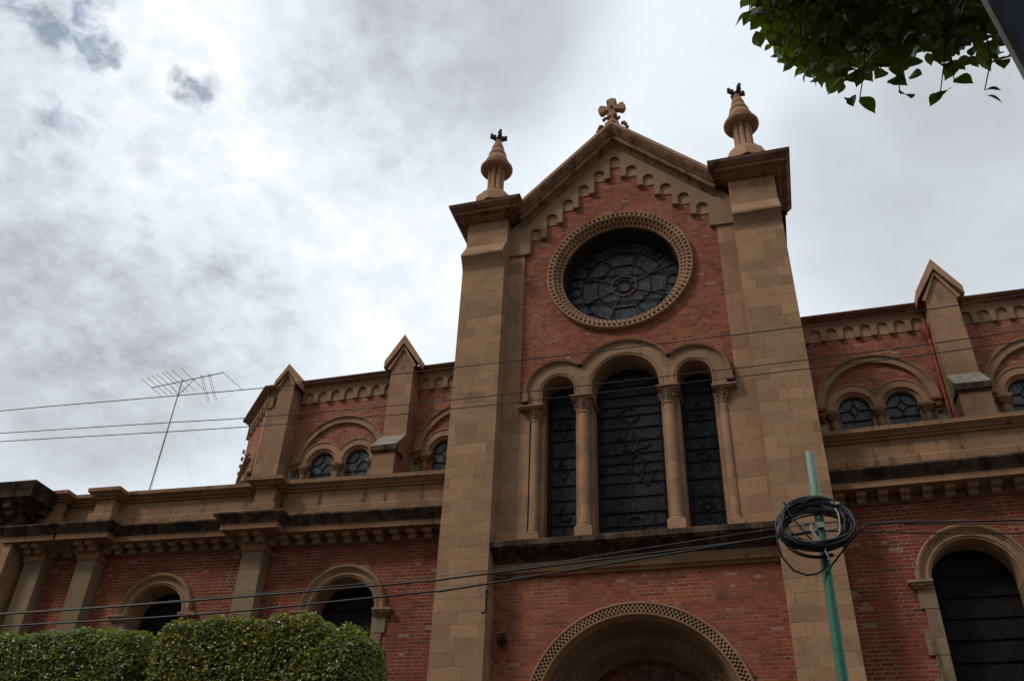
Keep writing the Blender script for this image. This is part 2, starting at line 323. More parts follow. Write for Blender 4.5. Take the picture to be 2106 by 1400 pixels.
# ------------------------------------------------------------------ mesh helpers
class MB:
    def __init__(s): s.v = []; s.f = []
    def add(s, vs, fs):
        o = len(s.v); s.v += [tuple(v) for v in vs]; s.f += [tuple(i+o for i in f) for f in fs]; return s
    def box(s, x0, x1, y0, y1, z0, z1):
        return s.hexa([(x0, y0, z0), (x1, y0, z0), (x1, y1, z0), (x0, y1, z0), (x0, y0, z1), (x1, y0, z1), (x1, y1, z1), (x0, y1, z1)])
    def hexa(s, p):
        return s.add(p, [(0, 3, 2, 1), (4, 5, 6, 7), (0, 1, 5, 4), (1, 2, 6, 5), (2, 3, 7, 6), (3, 0, 4, 7)])
    def plate(s, loops, y0, y1, back=False):
        """polygon with holes in XZ, front face at y0, edges run back to y1"""
        tri = tessellate_polygon([[Vector((x, z, 0)) for x, z in lp] for lp in loops])
        flat = [q for lp in loops for q in lp]
        def orient(tr):
            a, b, c = (flat[i] for i in tr)
            return tr if (b[0]-a[0])*(c[1]-a[1])-(b[1]-a[1])*(c[0]-a[0]) > 0 else (tr[0], tr[2], tr[1])
        tri = [orient(x) for x in tri]
        s.add([(x, y0, z) for x, z in flat], tri)
        if back: s.add([(x, y1, z) for x, z in flat], [(a, c, b) for a, b, c in tri])
        for k, lp in enumerate(loops):
            ar = sum(lp[i][0]*lp[(i+1) % len(lp)][1]-lp[(i+1) % len(lp)][0]*lp[i][1] for i in range(len(lp)))
            q = lp if (ar > 0) == (k == 0) else lp[::-1]
            n = len(q)
            s.add([(x, y0, z) for x, z in q]+[(x, y1, z) for x, z in q], [(i, i+n, (i+1) % n+n, (i+1) % n) for i in range(n)])
        return s
    def strip(s, rows, closed=False, flip=False):
        """surface through successive rows of points"""
        n = len(rows[0]); vs = [p for r in rows for p in r]; fs = []
        for i in range(len(rows)-(0 if closed else 1)):
            j = (i+1) % len(rows)
            for k in range(n-1):
                q = (i*n+k, j*n+k, j*n+k+1, i*n+k+1)
                fs.append(q[::-1] if flip else q)
        return s.add(vs, fs)
    def sweep(s, path, prof, caps=True):
        """profile (out, z) carried along a plan polyline; outward is to the right of travel"""
        rows = []
        P = [Vector(q) for q in path]
        for i, q in enumerate(P):
            ns = []
            if i: d = (q-P[i-1]).normalized(); ns.append(Vector((d.y, -d.x)))
            if i < len(P)-1: d = (P[i+1]-q).normalized(); ns.append(Vector((d.y, -d.x)))
            nn = sum(ns, Vector((0, 0))).normalized(); k = 1/max(.3, nn.dot(ns[0]))
            rows.append([(q.x+nn.x*o*k, q.y+nn.y*o*k, z) for o, z in prof])
        s.strip(rows)
        if caps:
            for r, fl in ((rows[0], True), (rows[-1], False)):
                n = len(r); s.add(r, [tuple(range(n))[::-1] if not fl else tuple(range(n))])
        return s
    def arch(s, cx, cz, prof, a0=0., a1=pi, n=40, legs=None, closed=False):
        """profile (radius, y) carried round an arc; legs = z to which straight jambs run"""
        rows = []
        if legs is not None: rows.append([(cx+r, y, legs) for r, y in prof])
        for i in range(n+(0 if closed else 1)):
            a = a0+(a1-a0)*i/n; rows.append([(cx+r*cos(a), y, cz+r*sin(a)) for r, y in prof])
        if legs is not None: rows.append([(cx-r, y, legs) for r, y in prof])
        return s.strip(rows, closed)
    def lathe(s, x, y, prof, n=20):
        rows = [[(x+r*cos(2*pi*i/n), y+r*sin(2*pi*i/n), z) for r, z in prof] for i in range(n)]
        return s.strip(rows, True)
    def tube(s, pts, r, n=6, r1=None, cap=True):
        P = [Vector(p) for p in pts]; rows = []
        d0 = (P[1]-P[0]).normalized()
        ref = Vector((0, 0, 1)) if abs(d0.z) < .9 else Vector((1, 0, 0))
        u = d0.cross(ref).normalized()
        for i, q in enumerate(P):
            d = (P[min(i+1, len(P)-1)]-P[max(i-1, 0)]).normalized()
            u = (u-d*u.dot(d)).normalized(); v = d.cross(u)
            rr = r if r1 is None else r+(r1-r)*i/(len(P)-1)
            rows.append([tuple(q+(u*cos(2*pi*k/n)+v*sin(2*pi*k/n))*rr) for k in range(n)])
        vs = [p for ro in rows for p in ro]; fs = []
        for i in range(len(rows)-1):
            for k in range(n): fs.append((i*n+k, i*n+(k+1) % n, (i+1)*n+(k+1) % n, (i+1)*n+k))
        if cap: fs += [tuple(range(n))[::-1], tuple((len(rows)-1)*n+k for k in range(n))]
        return s.add(vs, fs)
    def ball(s, c, r, n=8, sz=1.):
        rows = [[(c[0]+r*sin(pi*j/6)*cos(2*pi*i/n), c[1]+r*sin(pi*j/6)*sin(2*pi*i/n), c[2]-r*sz*cos(pi*j/6)) for j in range(7)] for i in range(n)]
        return s.strip(rows, True)
    def islands(s):
        par = list(range(len(s.v)))
        def find(i):
            while par[i] != i: par[i] = par[par[i]]; i = par[i]
            return i
        for f in s.f:
            r = find(f[0])
            for i in f[1:]: par[find(i)] = r
        out = {}
        for f in s.f: out.setdefault(find(f[0]), []).append(f)
        res = []
        for fs in out.values():
            ids = sorted({i for f in fs for i in f}); mp = {i: k for k, i in enumerate(ids)}
            m_ = MB(); m_.v = [s.v[i] for i in ids]; m_.f = [tuple(mp[i] for i in f) for f in fs]; res.append(m_)
        return res
    def build(s, name, mat, parent=None, T=None, smooth=True, recalc=False):
        me = bpy.data.meshes.new(name); me.from_pydata(s.v, [], s.f); me.materials.append(M[mat] if isinstance(mat, str) else mat)
        if recalc:
            bm = bmesh.new(); bm.from_mesh(me); bmesh.ops.remove_doubles(bm, verts=bm.verts, dist=1e-5)
            bmesh.ops.recalc_face_normals(bm, faces=bm.faces); bm.to_mesh(me); bm.free()
        if smooth:
            me.polygons.foreach_set('use_smooth', [True]*len(me.polygons)); me.set_sharp_from_angle(angle=radians(35))
        me.update()
        o = bpy.data.objects.new(name, me); COL.objects.link(o); place(o, parent, T); return o

WM = {}
def place(o, parent=None, T=None):
    if T is None: T = WM[parent] if parent is not None and parent.type == 'MESH' else Matrix()
    if parent is not None:
        o.parent = parent; o.matrix_parent_inverse = WM[parent].inverted()
    o.matrix_basis = T; WM[o] = T.copy()
def tag(o, label=None, cat=None, group=None, kind=None):
    if label: o['label'] = label
    if cat: o['category'] = cat
    if group: o['group'] = group
    if kind: o['kind'] = kind
    return o
def thing(name, loc, label, cat, group=None):
    o = bpy.data.objects.new(name, None); o.empty_display_size = .3; COL.objects.link(o); place(o, None, Matrix.Translation(loc))
    return tag(o, label, cat, group)
def arc(cx, cz, r, a0, a1, n=20): return [(cx+r*cos(a0+(a1-a0)*i/n), cz+r*sin(a0+(a1-a0)*i/n)) for i in range(n+1)]
def arch_loop(cx, cz, r, zb, n=28): return [(cx+r, zb)]+arc(cx, cz, r, 0, pi, n)+[(cx-r, zb)]
def circ(cx, cz, r, n=64): return [(cx+r*cos(2*pi*i/n), cz+r*sin(2*pi*i/n)) for i in range(n)]

# ------------------------------------------------------------------ ground, street
g = MB(); g.add([(-400, -400, -.15), (400, -400, -.15), (400, 400, -.15), (-400, 400, -.15)], [(0, 1, 2, 3)])
tag(g.build('ground', 'asphalt', smooth=False), kind='structure')
g = MB(); g.box(-60, 60, 8.4, 26, -.14, 0.)
tag(g.build('pavement', 'paving', smooth=False), kind='structure')
g = MB(); g.box(-60, 60, 8.24, 8.398, -.14, .004)
tag(g.build('kerb', 'kerb', smooth=False), kind='structure')
g = MB(); g.box(-60, 60, -3.0, .9, -.14, 0.); tag(g.build('pavement', 'paving', smooth=False), kind='structure')
g = MB(); g.box(-60, 60, .902, 1.05, -.14, .004); tag(g.build('kerb', 'kerb', smooth=False), kind='structure')

# ================================================================== CHURCH
church = thing('church', (-2.68, 17, 0), 'old red brick church with tan stone piers and a round rose window', 'church')
XC = -2.685; YW = 17.5
def part(mb, name, mat, T=None, parent=None, **k): return mb.build(name, mat, parent or church, T, **k)

def each(mb, name, mat, T=None, parent=None, **k):
    """every separate block of the mesh as a part of its own"""
    return [m_.build(name, mat, parent or church, T, **k) for m_ in mb.islands()]

# ---- tower wall
tri_c = [(-4.225, 12.55, .39, .81), (-2.645, 12.52, .785, 1.22), (-1.065, 12.55, .39, .81)]
ROSE = (-2.69, 16.03)
PORT = (-2.66, 5.2)
wall = MB()
wall.plate([[(-5.62, 0), (.25, 0), (.25, 17.9), (XC, 20.8), (-5.62, 17.9)], circ(*ROSE, 1.6, 72)]
           + [[(-5.1, 8.7), (-.27, 8.7), (-.27, 12.35), (-.55, 12.85), (-1.4, 13.05), (-1.9, 13.35), (-2.645, 13.5), (-3.4, 13.35), (-3.9, 13.05), (-4.75, 12.85), (-5.02, 12.35), (-5.1, 12.35)]] + [arch_loop(*PORT, 2.05, 0.02, 40)], YW, YW+.2)
part(wall, 'facade_wall', 'brick_tower')
core = MB()                     # side walls of the tower behind the front
core.box(-6.72, -6.66, 18.9, 23, 0, 18.3); core.box(1.27, 1.33, 18.9, 23, 0, 18.3)
each(core, 'side_wall', 'brick_tower')
roof = MB()
roof.add([(-6.9, 17.35, 17.0), (XC, 17.35, 20.95), (1.53, 17.35, 17.0), (-6.9, 27, 17.0), (XC, 27, 20.95), (1.53, 27, 17.0)], [(0, 1, 4, 3), (1, 2, 5, 4)])
part(roof, 'tower_roof', 'tile')

# ---- stone strips beside the brick and round the triple window
st = MB()
for x0, x1 in ((-5.62, -5.20), (-.165, .25)): st.box(x0, x1, 17.44, 17.6, 8.8, 17.0)
each(st, 'corner_strip', 'stone_plain')
st = MB()
for x0, x1 in ((-5.20, -4.93), (-.40, -.165)): st.box(x0, x1, 17.455, 17.9, 8.8, 12.13)
for x0, x1 in ((-4.93, -4.60), (-.69, -.40)): st.box(x0, x1, 17.62, 18.05, 8.8, 12.13)
for x0, x1 in ((-3.83, -3.43), (-1.86, -1.46)): st.box(x0, x1, 17.46, 18.05, 8.8, 12.13)
each(st, 'window_jamb', 'stone_plain')

# ---- triple arch plate
def jun(a, b):
    (x0, z0, _, r0_), (x1, z1, _, r1_) = a, b
    d = sqrt((x1-x0)**2+(z1-z0)**2); k = (r0_*r0_-r1_*r1_+d*d)/(2*d); h = sqrt(r0_*r0_-k*k)
    ux, uz = (x1-x0)/d, (z1-z0)/d; px, pz = x0+ux*k, z0+uz*k
    c = [(px-uz*h, pz+ux*h), (px+uz*h, pz-ux*h)]; return max(c, key=lambda q: q[1])
j1, j2 = jun(tri_c[0], tri_c[1]), jun(tri_c[1], tri_c[2])
def ang(c, q): return atan2(q[1]-c[1], q[0]-c[0])
A, B, C_ = tri_c
aspan = [(ang(A, j1), pi), (ang(B, j2), ang(B, j1)), (0, ang(C_, j2))]
ZI = 12.2
outl = [(A[0]-A[3], ZI)]
for c in (A, B, C_): outl += [(c[0]-c[2], ZI)]+arc(c[0], c[1], c[2], pi, 0, 24)+[(c[0]+c[2], ZI)]
outl += [(C_[0]+C_[3], ZI)]
for c, (a0, a1) in zip((C_, B, A), aspan[::-1]): outl += arc(c[0], c[1], c[3], a0, a1, 24)
ap = MB(); ap.plate([outl], 17.33, 17.6)
for c in tri_c: ap.arch(c[0], c[1], [(c[2]-.001, 17.332), (c[2]-.001, 18.05)], n=24, legs=ZI-.1)
tw = part(ap, 'triple_window_arch', 'stone_trim')
hd = MB()
for c, (a0, a1) in zip(tri_c, aspan):
    r = c[3]; hd.arch(c[0], c[1], [(r+.035, 17.5), (r+.035, 17.30), (r-.005, 17.235), (r-.045, 17.25), (r-.06, 17.30), (r-.10, 17.335)], a0, a1, 26)
for sx, c in ((-1, A), (1, C_)):
    x = c[0]+sx*(c[3]-.03); hd.box(x-.065, x+.065, 17.24, 17.5, ZI+.06, c[1]+.005)
    hd.box(x-.08, x+.08, 17.22, 17.5, ZI+.06, ZI+.14)
part(hd, 'hood_mould', 'stone_dirty', parent=tw)
rl = MB()
for c in tri_c: rl.arch(c[0], c[1], [(c[2]+.10, 17.335), (c[2]+.095, 17.315), (c[2]+.075, 17.31), (c[2]+.055, 17.335)], n=30, legs=ZI); rl.arch(c[0], c[1], [(c[2]+.03, 17.335), (c[2]+.025, 17.312), (c[2]-.003, 17.33)], n=30, legs=ZI)
part(rl, 'roll_mould', 'stone_trim', parent=tw)

# ---- glass of the triple window
def bar(mb, x0, z0, x1, z1, y, wd=.025, d=.03):
    L = sqrt((x1-x0)**2+(z1-z0)**2); ux, uz = (x1-x0)/L, (z1-z0)/L; px, pz = -uz*wd/2, ux*wd/2
    p = [(x0+px, z0+pz), (x0-px, z0-pz), (x1-px, z1-pz), (x1+px, z1+pz)]
    mb.hexa([(p[0][0], y, p[0][1]), (p[1][0], y, p[1][1]), (p[1][0], y+d, p[1][1]), (p[0][0], y+d, p[0][1]),
             (p[3][0], y, p[3][1]), (p[2][0], y, p[2][1]), (p[2][0], y+d, p[2][1]), (p[3][0], y+d, p[3][1])])
def poly(mb, pts, y, wd=.025, close=False):
    q = pts+[pts[0]] if close else pts
    for a, b2 in zip(q, q[1:]):
        if abs(a[0]-b2[0])+abs(a[1]-b2[1]) > 1e-4: bar(mb, *a, *b2, y, wd)
rng = random.Random(3)
for k, (cx, cz, r, R) in enumerate(tri_c):
    gm = MB(); gm.plate([arch_loop(cx, cz, r+.02, 8.7)], 17.95, 17.97)
    go = part(gm, 'window_glass', 'glass_dark')
    lb = MB(); z = 9.05; yb = 17.915
    while z < cz+r-.1:
        hw = r if z < cz else sqrt(max(.01, r*r-(z-cz)**2))
        if k != 1 or not 10.0 < z < 10.2: bar(lb, cx-hw, z, cx+hw, z, yb, .02, .025)
        z += rng.choice((.27, .33, .36, .24)) if k == 1 else rng.choice((.36, .42, .30))
    for sx in (-1, 1):
        bar(lb, cx+sx*(r-.02), 8.72, cx+sx*(r-.02), cz, yb, .045); bar(lb, cx+sx*(r-.11), 8.72, cx+sx*(r-.11), cz+r*.4, yb+.005, .014)
    if k != 1:
        for zz_ in (9.6, 10.8, 11.9): poly(lb, [(cx, zz_+.3), (cx+.16, zz_), (cx, zz_-.3), (cx-.16, zz_)], yb+.005, .016, True); poly(lb, circ(cx, zz_, .09, 14), yb+.005, .016, True)
    if k == 1:
        poly(lb, circ(cx+.02, 9.32, .17, 20), yb-.01, .02, True)
        for sx in (-.36, .42): bar(lb, cx+sx, 8.72, cx+sx, 9.62, yb, .025)
        bar(lb, cx-r, 9.62, cx+r, 9.62, yb-.01, .05)
        poly(lb, [(cx-.02, 9.9), (cx-.05, 10.3), (cx-.10, 10.7)], yb, .025)
        poly(lb, arc(cx-.02, 12.0, .21, -.15, pi+.15, 12)+[(cx-.10, 11.86), (cx-.02, 11.80), (cx+.08, 11.86)], yb, .028, True)
        poly(lb, [(cx-.06, 11.8), (cx-.14, 11.4)], yb, .025); poly(lb, [(cx+.04, 11.8), (cx+.10, 11.4)], yb, .025); poly(lb, [(cx-.01, 11.8), (cx+.03, 11.3)], yb, .025)
        for sx in (-.27, .27): poly(lb, arc(cx+sx, 11.28, .14, -.6 if sx < 0 else pi*.2, pi+.9 if sx < 0 else 2*pi, 12), yb, .03)
        poly(lb, [(cx-.2, 11.12), (cx, 11.05), (cx+.2, 11.14)], yb, .03)
        poly(lb, [(cx+.0, 10.9), (cx-.03, 10.6), (cx+.1, 10.48), (cx+.24, 10.62), (cx+.3, 10.82), (cx+.18, 10.9), (cx+.12, 11.02)], yb, .03, True)
        poly(lb, [(cx+.24, 10.6), (cx+.18, 10.36), (cx+.3, 10.22), (cx+.42, 10.36), (cx+.44, 10.6)], yb, .03)
    part(lb, 'leading', 'lead', parent=go)

# ---- columns of the triple window
def column(x, y, r, big):
    c = MB(); c.lathe(x, y, [(r*1.06, 9.12), (r, 9.2), (r*.97, 11.8), (r*1.15, 11.82), (r*1.15, 11.86), (r, 11.88)], 20)
    co = part(c, 'window_column', 'stone_plain')
    b_ = MB(); p = r*1.5
    b_.box(x-p, x+p, y-p, y+p, 8.79, 9.03); b_.lathe(x, y, [(r*.9, 9.03), (r*1.42, 9.03), (r*1.45, 9.06), (r*1.38, 9.09), (r*1.12, 9.11), (r*1.2, 9.135), (r*1.0, 9.16)], 20)
    part(b_, 'column_base', 'stone_plain', parent=co)
    k = MB(); k.lathe(x, y, [(r*1.0, 11.86), (r*1.05, 11.9), (r*1.25, 12.0), (r*1.65, 12.1), (r*1.7, 12.13)], 16)
    for i in range(8):
        a = 2*pi*i/8; ux, uy = cos(a), sin(a)
        for z0, rr, sc in ((11.88, r*1.08, 1), (11.98, r*1.25, 1.1)):
            if (z0 > 11.9) != (i % 2 == 0): pass
            pts = [(x+ux*rr, y+uy*rr, z0), (x+ux*(rr+.02), y+uy*(rr+.02), z0+.07), (x+ux*(rr+.06*sc), y+uy*(rr+.06*sc), z0+.11), (x+ux*(rr+.075*sc), y+uy*(rr+.075*sc), z0+.085)]
            k.tube(pts, .032, 6, .018)
    part(k, 'capital', 'carved', parent=co)
for x, y, r in ((-4.80, 17.50, .105), (-3.615, 17.30, .125), (-1.675, 17.30, .125), (-.49, 17.50, .105)): column(x, y, r, 0)
im = MB()
for x0, x1, yf in ((-5.19, -4.58, 17.26), (-3.89, -3.37, 17.06), (-1.92, -1.40, 17.06), (-.71, -.17, 17.26)):
    im.box(x0, x1, yf, 18.05, 12.165, 12.215); im.box(x0+.03, x1-.03, yf+.035, 18.045, 12.125, 12.165)
each(im, 'impost', 'stone_trim')

# ---- sill and band
sl = MB(); sl.sweep([(-5.615, 17.5), (.245, 17.5)], [(0, 8.40), (.12, 8.42), (.13, 8.50), (.22, 8.56), (.30, 8.59), (.30, 8.62), (.44, 8.65), (.46, 8.67), (.46, 8.78), (.44, 8.80), (-.4, 8.83)])
part(sl, 'window_sill', 'stone_black')
bd = MB(); bd.box(-5.615, .245, 17.40, 17.6, 8.28, 8.43); part(bd.box(-5.615, .245, 17.395, 17.402, 8.27, 8.285), 'sill_band', 'stone_smooth')
bd2 = MB(); bd2.sweep([(-5.615, 17.5), (.245, 17.5)], [(0, 8.13), (.05, 8.13), (.06, 8.18), (.12, 8.2), (.13, 8.27), (.05, 8.28)]); part(bd2, 'string_course', 'stone_dirty')

# ---- gable corbel table
ct = MB(); SP, RI = .443, .145
lo = [(.25, 16.97)]
def zpan(k): return 19.68-k*.445       # foot of the k-th blind arch out from the apex
right_half = []
for k in range(6):
    cx = XC+k*SP; zb = zpan(k); zc = zb+.20
    if k == 0: right_half += arc(cx, zc, RI, pi/2, 0, 10)+[(cx+RI, zpan(1)+.02)]
    else: right_half += [(cx-RI, zpan(k)+.02)]+arc(cx, zc, RI, pi, 0, 14)+[(cx+RI, (zpan(k+1)+.02) if k < 5 else 16.97)]
left_half = [(2*XC-x, z) for x, z in right_half][::-1]
bottom = left_half+right_half
outline = bottom+[(.25, 16.97), (.25, 17.9), (XC, 20.6), (-5.62, 17.9), (-5.62, 16.97)]
ct.plate([outline], 17.395, 17.5)
cb = part(ct, 'gable_corbel_table', 'stone_smooth')
pn = MB()
for k in range(-5, 6):
    cx = XC+k*SP; zb = zpan(abs(k)); pn.box(cx-RI-.004, cx+RI+.004, 17.475, 17.52, zb, zb+.36)
each(pn, 'blind_arch_panel', 'stone_plain', parent=cb)
lg = MB()
for k in range(1, 7):
    for sx in (-1, 1):
        x = XC+sx*(k-.5)*SP; zb = (zpan(k)+.02) if k < 6 else 16.97
        if k < 6: lg.box(x-.083, x+.083, 17.378, 17.5, zb-.035, zb)
        else: x = -5.33 if sx < 0 else -.04; lg.box(x-.29 if sx < 0 else x-.165, x+.165 if sx < 0 else x+.29, 17.378, 17.5, zb-.03, zb)
each(lg, 'corbel_foot', 'stone_trim', parent=cb)

# ---- raking cornice and pier caps
PROF = [(.0, -.64), (.045, -.64), (.05, -.60), (.085, -.60), (.09, -.545), (.13, -.535), (.15, -.49), (.20, -.45), (.205, -.42), (.315, -.405), (.32, -.40), (.32, -.245), (.355, -.24), (.36, -.215), (.39, -.17), (.435, -.12), (.445, -.085), (.46, -.08), (.46, 0.)]
ZC = 18.46
rk = MB(); rows = []
apexz = 20.95
for x, zt in ((-5.30, 18.46), (-5.21, 18.475), (XC, apexz), (-.16, 18.475), (-.07, 18.46)):
    rows.append([(x, YW-o, zt+h) for o, h in PROF]+[(x, 17.9, zt+.05)])
rk.strip(rows)
rkc = part(rk, 'gable_cornice', 'stone_cap')
cp = MB(); rows = []
for x, zt in ((-5.26, 18.44), (XC, apexz), (-.11, 18.44)):
    rows.append([(x, YW-o, zt+h) for o, h in ((.40, -.02), (.47, -.005), (.49, .005), (.49, .135), (.47, .145), (-.3, .165))])
cp.strip(rows); part(cp, 'gable_coping', 'stone_pink', parent=rkc)

def pier(x0, x1):
    p = MB()
    yb = 18.95
    secs = [(16.28, 17.0), (16.34, 16.985), (16.46, 16.93), (16.58, 16.86), (16.66, 16.80), (16.665, 16.775), (16.74, 16.775), (16.745, 16.785), (17.28, 17.125), (17.285, 17.13), (18.14, 17.13)]
    rows = []
    for z, y in [(0, 17.0)]+secs: rows.append((z, y))
    vs = []; fs = []
    for z, y in rows: vs += [(x0, y, z), (x1, y, z), (x1, yb, z), (x0, yb, z)]
    for i in range(len(rows)-1):
        for k in range(4): a = i*4+k; b_ = i*4+(k+1) % 4; fs.append((a, b_, b_+4, a+4))
    p.add(vs, fs)
    o = part(p, 'pier', 'stone', smooth=False)
    c = MB(); y0 = 17.11
    prof = [(0, 18.08)]+[(o_*.95, 18.08+(h+.64)/.64*.38) for o_, h in PROF[1:]]
    c.sweep([(x0, 18.9), (x0, y0), (x1, y0), (x1, 18.9)], prof, caps=False)
    mx = prof[-1][0]
    c.add([(x0-mx, y0-mx, 18.461), (x1+mx, y0-mx, 18.461), (x1+mx, 18.9, 18.461), (x0-mx, 18.9, 18.461)], [(0, 1, 2, 3)])
    c.add([(x0-mx, 18.9, 18.46), (x1+mx, 18.9, 18.46), (x1+mx*.2, 18.9, 18.08), (x0-mx*.2, 18.9, 18.08)], [(0, 1, 2, 3)])
    part(c, 'pier_cap', 'stone_cap', parent=o)
    lip = MB(); lip.box(x0-mx-.012, x1+mx+.012, y0-mx-.012, 18.91, 18.463, 18.495); part(lip, 'cap_flashing', 'stone_black', parent=o)
    return o
pier(-6.76, -5.62); pier(.25, 1.39)

# ---- pinnacles on the caps
def pinnacle(x, y):
    p = MB(); z0 = 18.495
    def sq(r, za, zb): p.box(x-r, x+r, y-r, y+r, za, zb)
    sq(.47, z0, 18.9); p.lathe(x, y, [(.58, 18.88), (.58, 19.16), (.47, 19.32), (.42, 19.33), (.42, 19.40), (.36, 19.42), (.36, 19.48), (.30, 19.52), (0.0, 19.54)], 8)
    o = part(p, 'pinnacle', 'stone_pink')
    for i in range(8):
        c = MB(); a = 2*pi*i/8+pi/8+.3; c.lathe(x+.185*cos(a), y+.185*sin(a), [(.09, 19.5), (.095, 19.55), (.070, 19.60), (.066, 20.27), (.085, 20.30), (.06, 20.34), (.11, 20.46)], 8)
        part(c, 'colonnette', 'stone_pink', parent=o)
    c = MB(); c.lathe(x, y, [(.13, 19.5), (.13, 20.5)], 12); part(c, 'core_shaft', 'stone_pink', parent=o)
    s = MB(); s.lathe(x, y, [(.20, 20.42), (.30, 20.40), (.40, 20.42), (.455, 20.45), (.475, 20.49), (.475, 20.53), (.44, 20.56), (.36, 20.62), (.355, 20.66),
                              (.37, 20.69), (.375, 20.71), (.275, 20.99), (.235, 21.0), (.235, 21.03), (.265, 21.05), (.27, 21.07), (.195, 21.30), (.16, 21.31), (.16, 21.335), (.185, 21.35), (.188, 21.37), (.135, 21.56), (.10, 21.57), (.10, 21.60), (.115, 21.62), (.085, 21.70), (.08, 21.78), (0, 21.8)], 26)
    part(s, 'spire', 'stone_pink', parent=o)
    g_ = MB(); g_.lathe(x, y, [(.035, 21.30), (.31*.9, 20.99)], 4)
    f = MB(); f.ball((x, y, 21.83), .075, 8)
    for i in range(4):
        a = pi/2*i+.45
        for q, (d, z, r) in enumerate(((.09, 21.80, .07), (.15, 21.83, .07), (.20, 21.89, .065), (.22, 21.95, .05), (.22, 21.83, .05), (.13, 21.90, .06))):
            f.ball((x+d*cos(a)+.02*cos(a+1.5)*(q % 2), y+d*sin(a), z), r, 6)
    part(f, 'finial', 'finial', parent=o)
pinnacle(-6.19, 17.55); pinnacle(.82, 17.55)

# ---- cross on the gable
cx, cy, zb = XC, 17.32, 20.98
b_ = MB(); b_.box(cx-.20, cx+.20, cy-.16, cy+.3, zb-.1, zb+.22); b_.lathe(cx, cy, [(.22, zb+.2), (.19, zb+.3), (.10, zb+.42), (.10, zb+.5)], 8)
cr_o = part(b_, 'gable_cross', 'stone_pink')
x_ = MB(); zc = 21.89; hw = .088
pts = []
for k in range(4):
    a = pi/2*k
    for u_, v_ in ((hw*.92, -hw*.92), (.20, -hw), (.255, -.145), (.34, -.14), (.40, 0), (.34, .14), (.255, .145), (.20, hw)):
        pts.append((cx+u_*cos(a)-v_*sin(a), zc+u_*sin(a)+v_*cos(a)))
x_.plate([pts], cy-.09, cy+.09, back=True); x_.lathe(cx, cy-.12, [(0, zc-.05), (.05, zc), (0, zc+.05)], 10)
x_.box(cx-.085, cx+.085, cy-.085, cy+.085, 21.4, 21.62)
part(x_, 'cross', 'stone_pink', parent=cr_o)
lv = MB(); rg = random.Random(5)
for sx in (-1, 1):
    for q in range(6):
        d = .08+.03*q; lv.ball((cx+sx*d+rg.uniform(-.02, .02), cy-.1+rg.uniform(-.06, .06), 21.50-.035*q+rg.uniform(-.02, .04)), rg.uniform(.04, .06), 7)
    for q in range(4): lv.ball((cx+sx*(.30+.04*q), cy-.05, 21.06+.06*sin(q*1.3)-.05*q+.12), .06, 7)
part(lv, 'crocket', 'carved', parent=cr_o)

# ---- rose window
RX, RZ = ROSE
def lattice(mb, cx, cz, r0_, y0, r1_, y1, n, a0=0., a1=2*pi, t=.05, frac=.5, phase=0.):
    da = (a1-a0)/n
    for i in range(n):
        a = a0+da*(i+phase); b_ = a+da*frac
        def P(r, y, an): return (cx+r*cos(an), y, cz+r*sin(an))
        mb.hexa([P(r0_, y0, a), P(r0_, y0, b_), P(r0_, y0+t, b_), P(r0_, y0+t, a), P(r1_, y1, a), P(r1_, y1, b_), P(r1_, y1+t, b_), P(r1_, y1+t, a)])
N = 88
rg_ = MB()
rg_.arch(RX, RZ, [(1.87, 17.52), (1.87, 17.38), (1.845, 17.36), (1.82, 17.37), (1.82, 17.45), (1.745, 17.45), (1.745, 17.385), (1.725, 17.375), (1.70, 17.40), (1.70, 17.49), (1.635, 17.545), (1.635, 17.47), (1.62, 17.475), (1.605, 17.50), (1.605, 17.57), (1.54, 17.62), (1.54, 17.55), (1.52, 17.56), (1.50, 17.60)], 0, 2*pi, 96, closed=True)
rs = part(rg_, 'rose_window', 'stone_plain')
rv = MB(); rv.arch(RX, RZ, [(1.50, 17.60), (1.485, 17.62), (1.485, 18.0), (1.52, 18.03), (1.52, 18.22)], 0, 2*pi, 96, closed=True); part(rv, 'rose_reveal', 'shaded_recess', parent=rs)
lt = MB()
lattice(lt, RX, RZ, 1.822, 17.372, 1.743, 17.382, N, t=.08, frac=.52)
lattice(lt, RX, RZ, 1.702, 17.40, 1.633, 17.468, N, t=.10, frac=.50, phase=.5)
lattice(lt, RX, RZ, 1.607, 17.50, 1.538, 17.552, N, t=.10, frac=.50)
part(lt, 'billet_ring', 'stone_plain', parent=rs)
gm = MB(); gm.plate([circ(RX, RZ, 1.5, 64)], 18.2, 18.22); go = part(gm, 'stained_glass', 'glass_rose', parent=rs)
ld = MB(); yb = 18.165
def pol(r, a): return (RX+r*cos(a), RZ+r*sin(a))
oc = [pol(.74, pi/8+pi/4*k) for k in range(8)]
poly(ld, oc, yb, .024, True); poly(ld, circ(RX, RZ, 1.10, 56), yb, .015, True); poly(ld, circ(RX, RZ, 1.44, 60), yb, .02, True)
poly(ld, circ(RX, RZ, .20, 8), yb, .025, True)
for k in range(8):
    a = pi/8+pi/4*k
    bar(ld, *pol(.12, a), *pol(.30, a), yb, .022); bar(ld, *pol(.74, a), *pol(1.10, a+.12), yb, .016)
    poly(ld, [(RX+1.27*cos(a+pi/8)+.16*cos(q*pi/8), RZ+1.27*sin(a+pi/8)+.16*sin(q*pi/8)) for q in range(16)], yb, .015, True)
for z in (-.5, .35): bar(ld, RX-1.35, RZ+z+.1, RX+1.35, RZ+z-.1, yb-.02, .02)
part(ld, 'leading', 'lead', parent=rs)
sp = MB(); poly(sp, circ(RX, RZ, .315, 32), yb-.012, .03, True)
for k in range(8): a = pi/8+pi/4*k; bar(sp, *pol(.32, a), *pol(1.49, a), yb-.012, .017)
part(sp, 'window_bar', 'lead_pink', parent=rs)

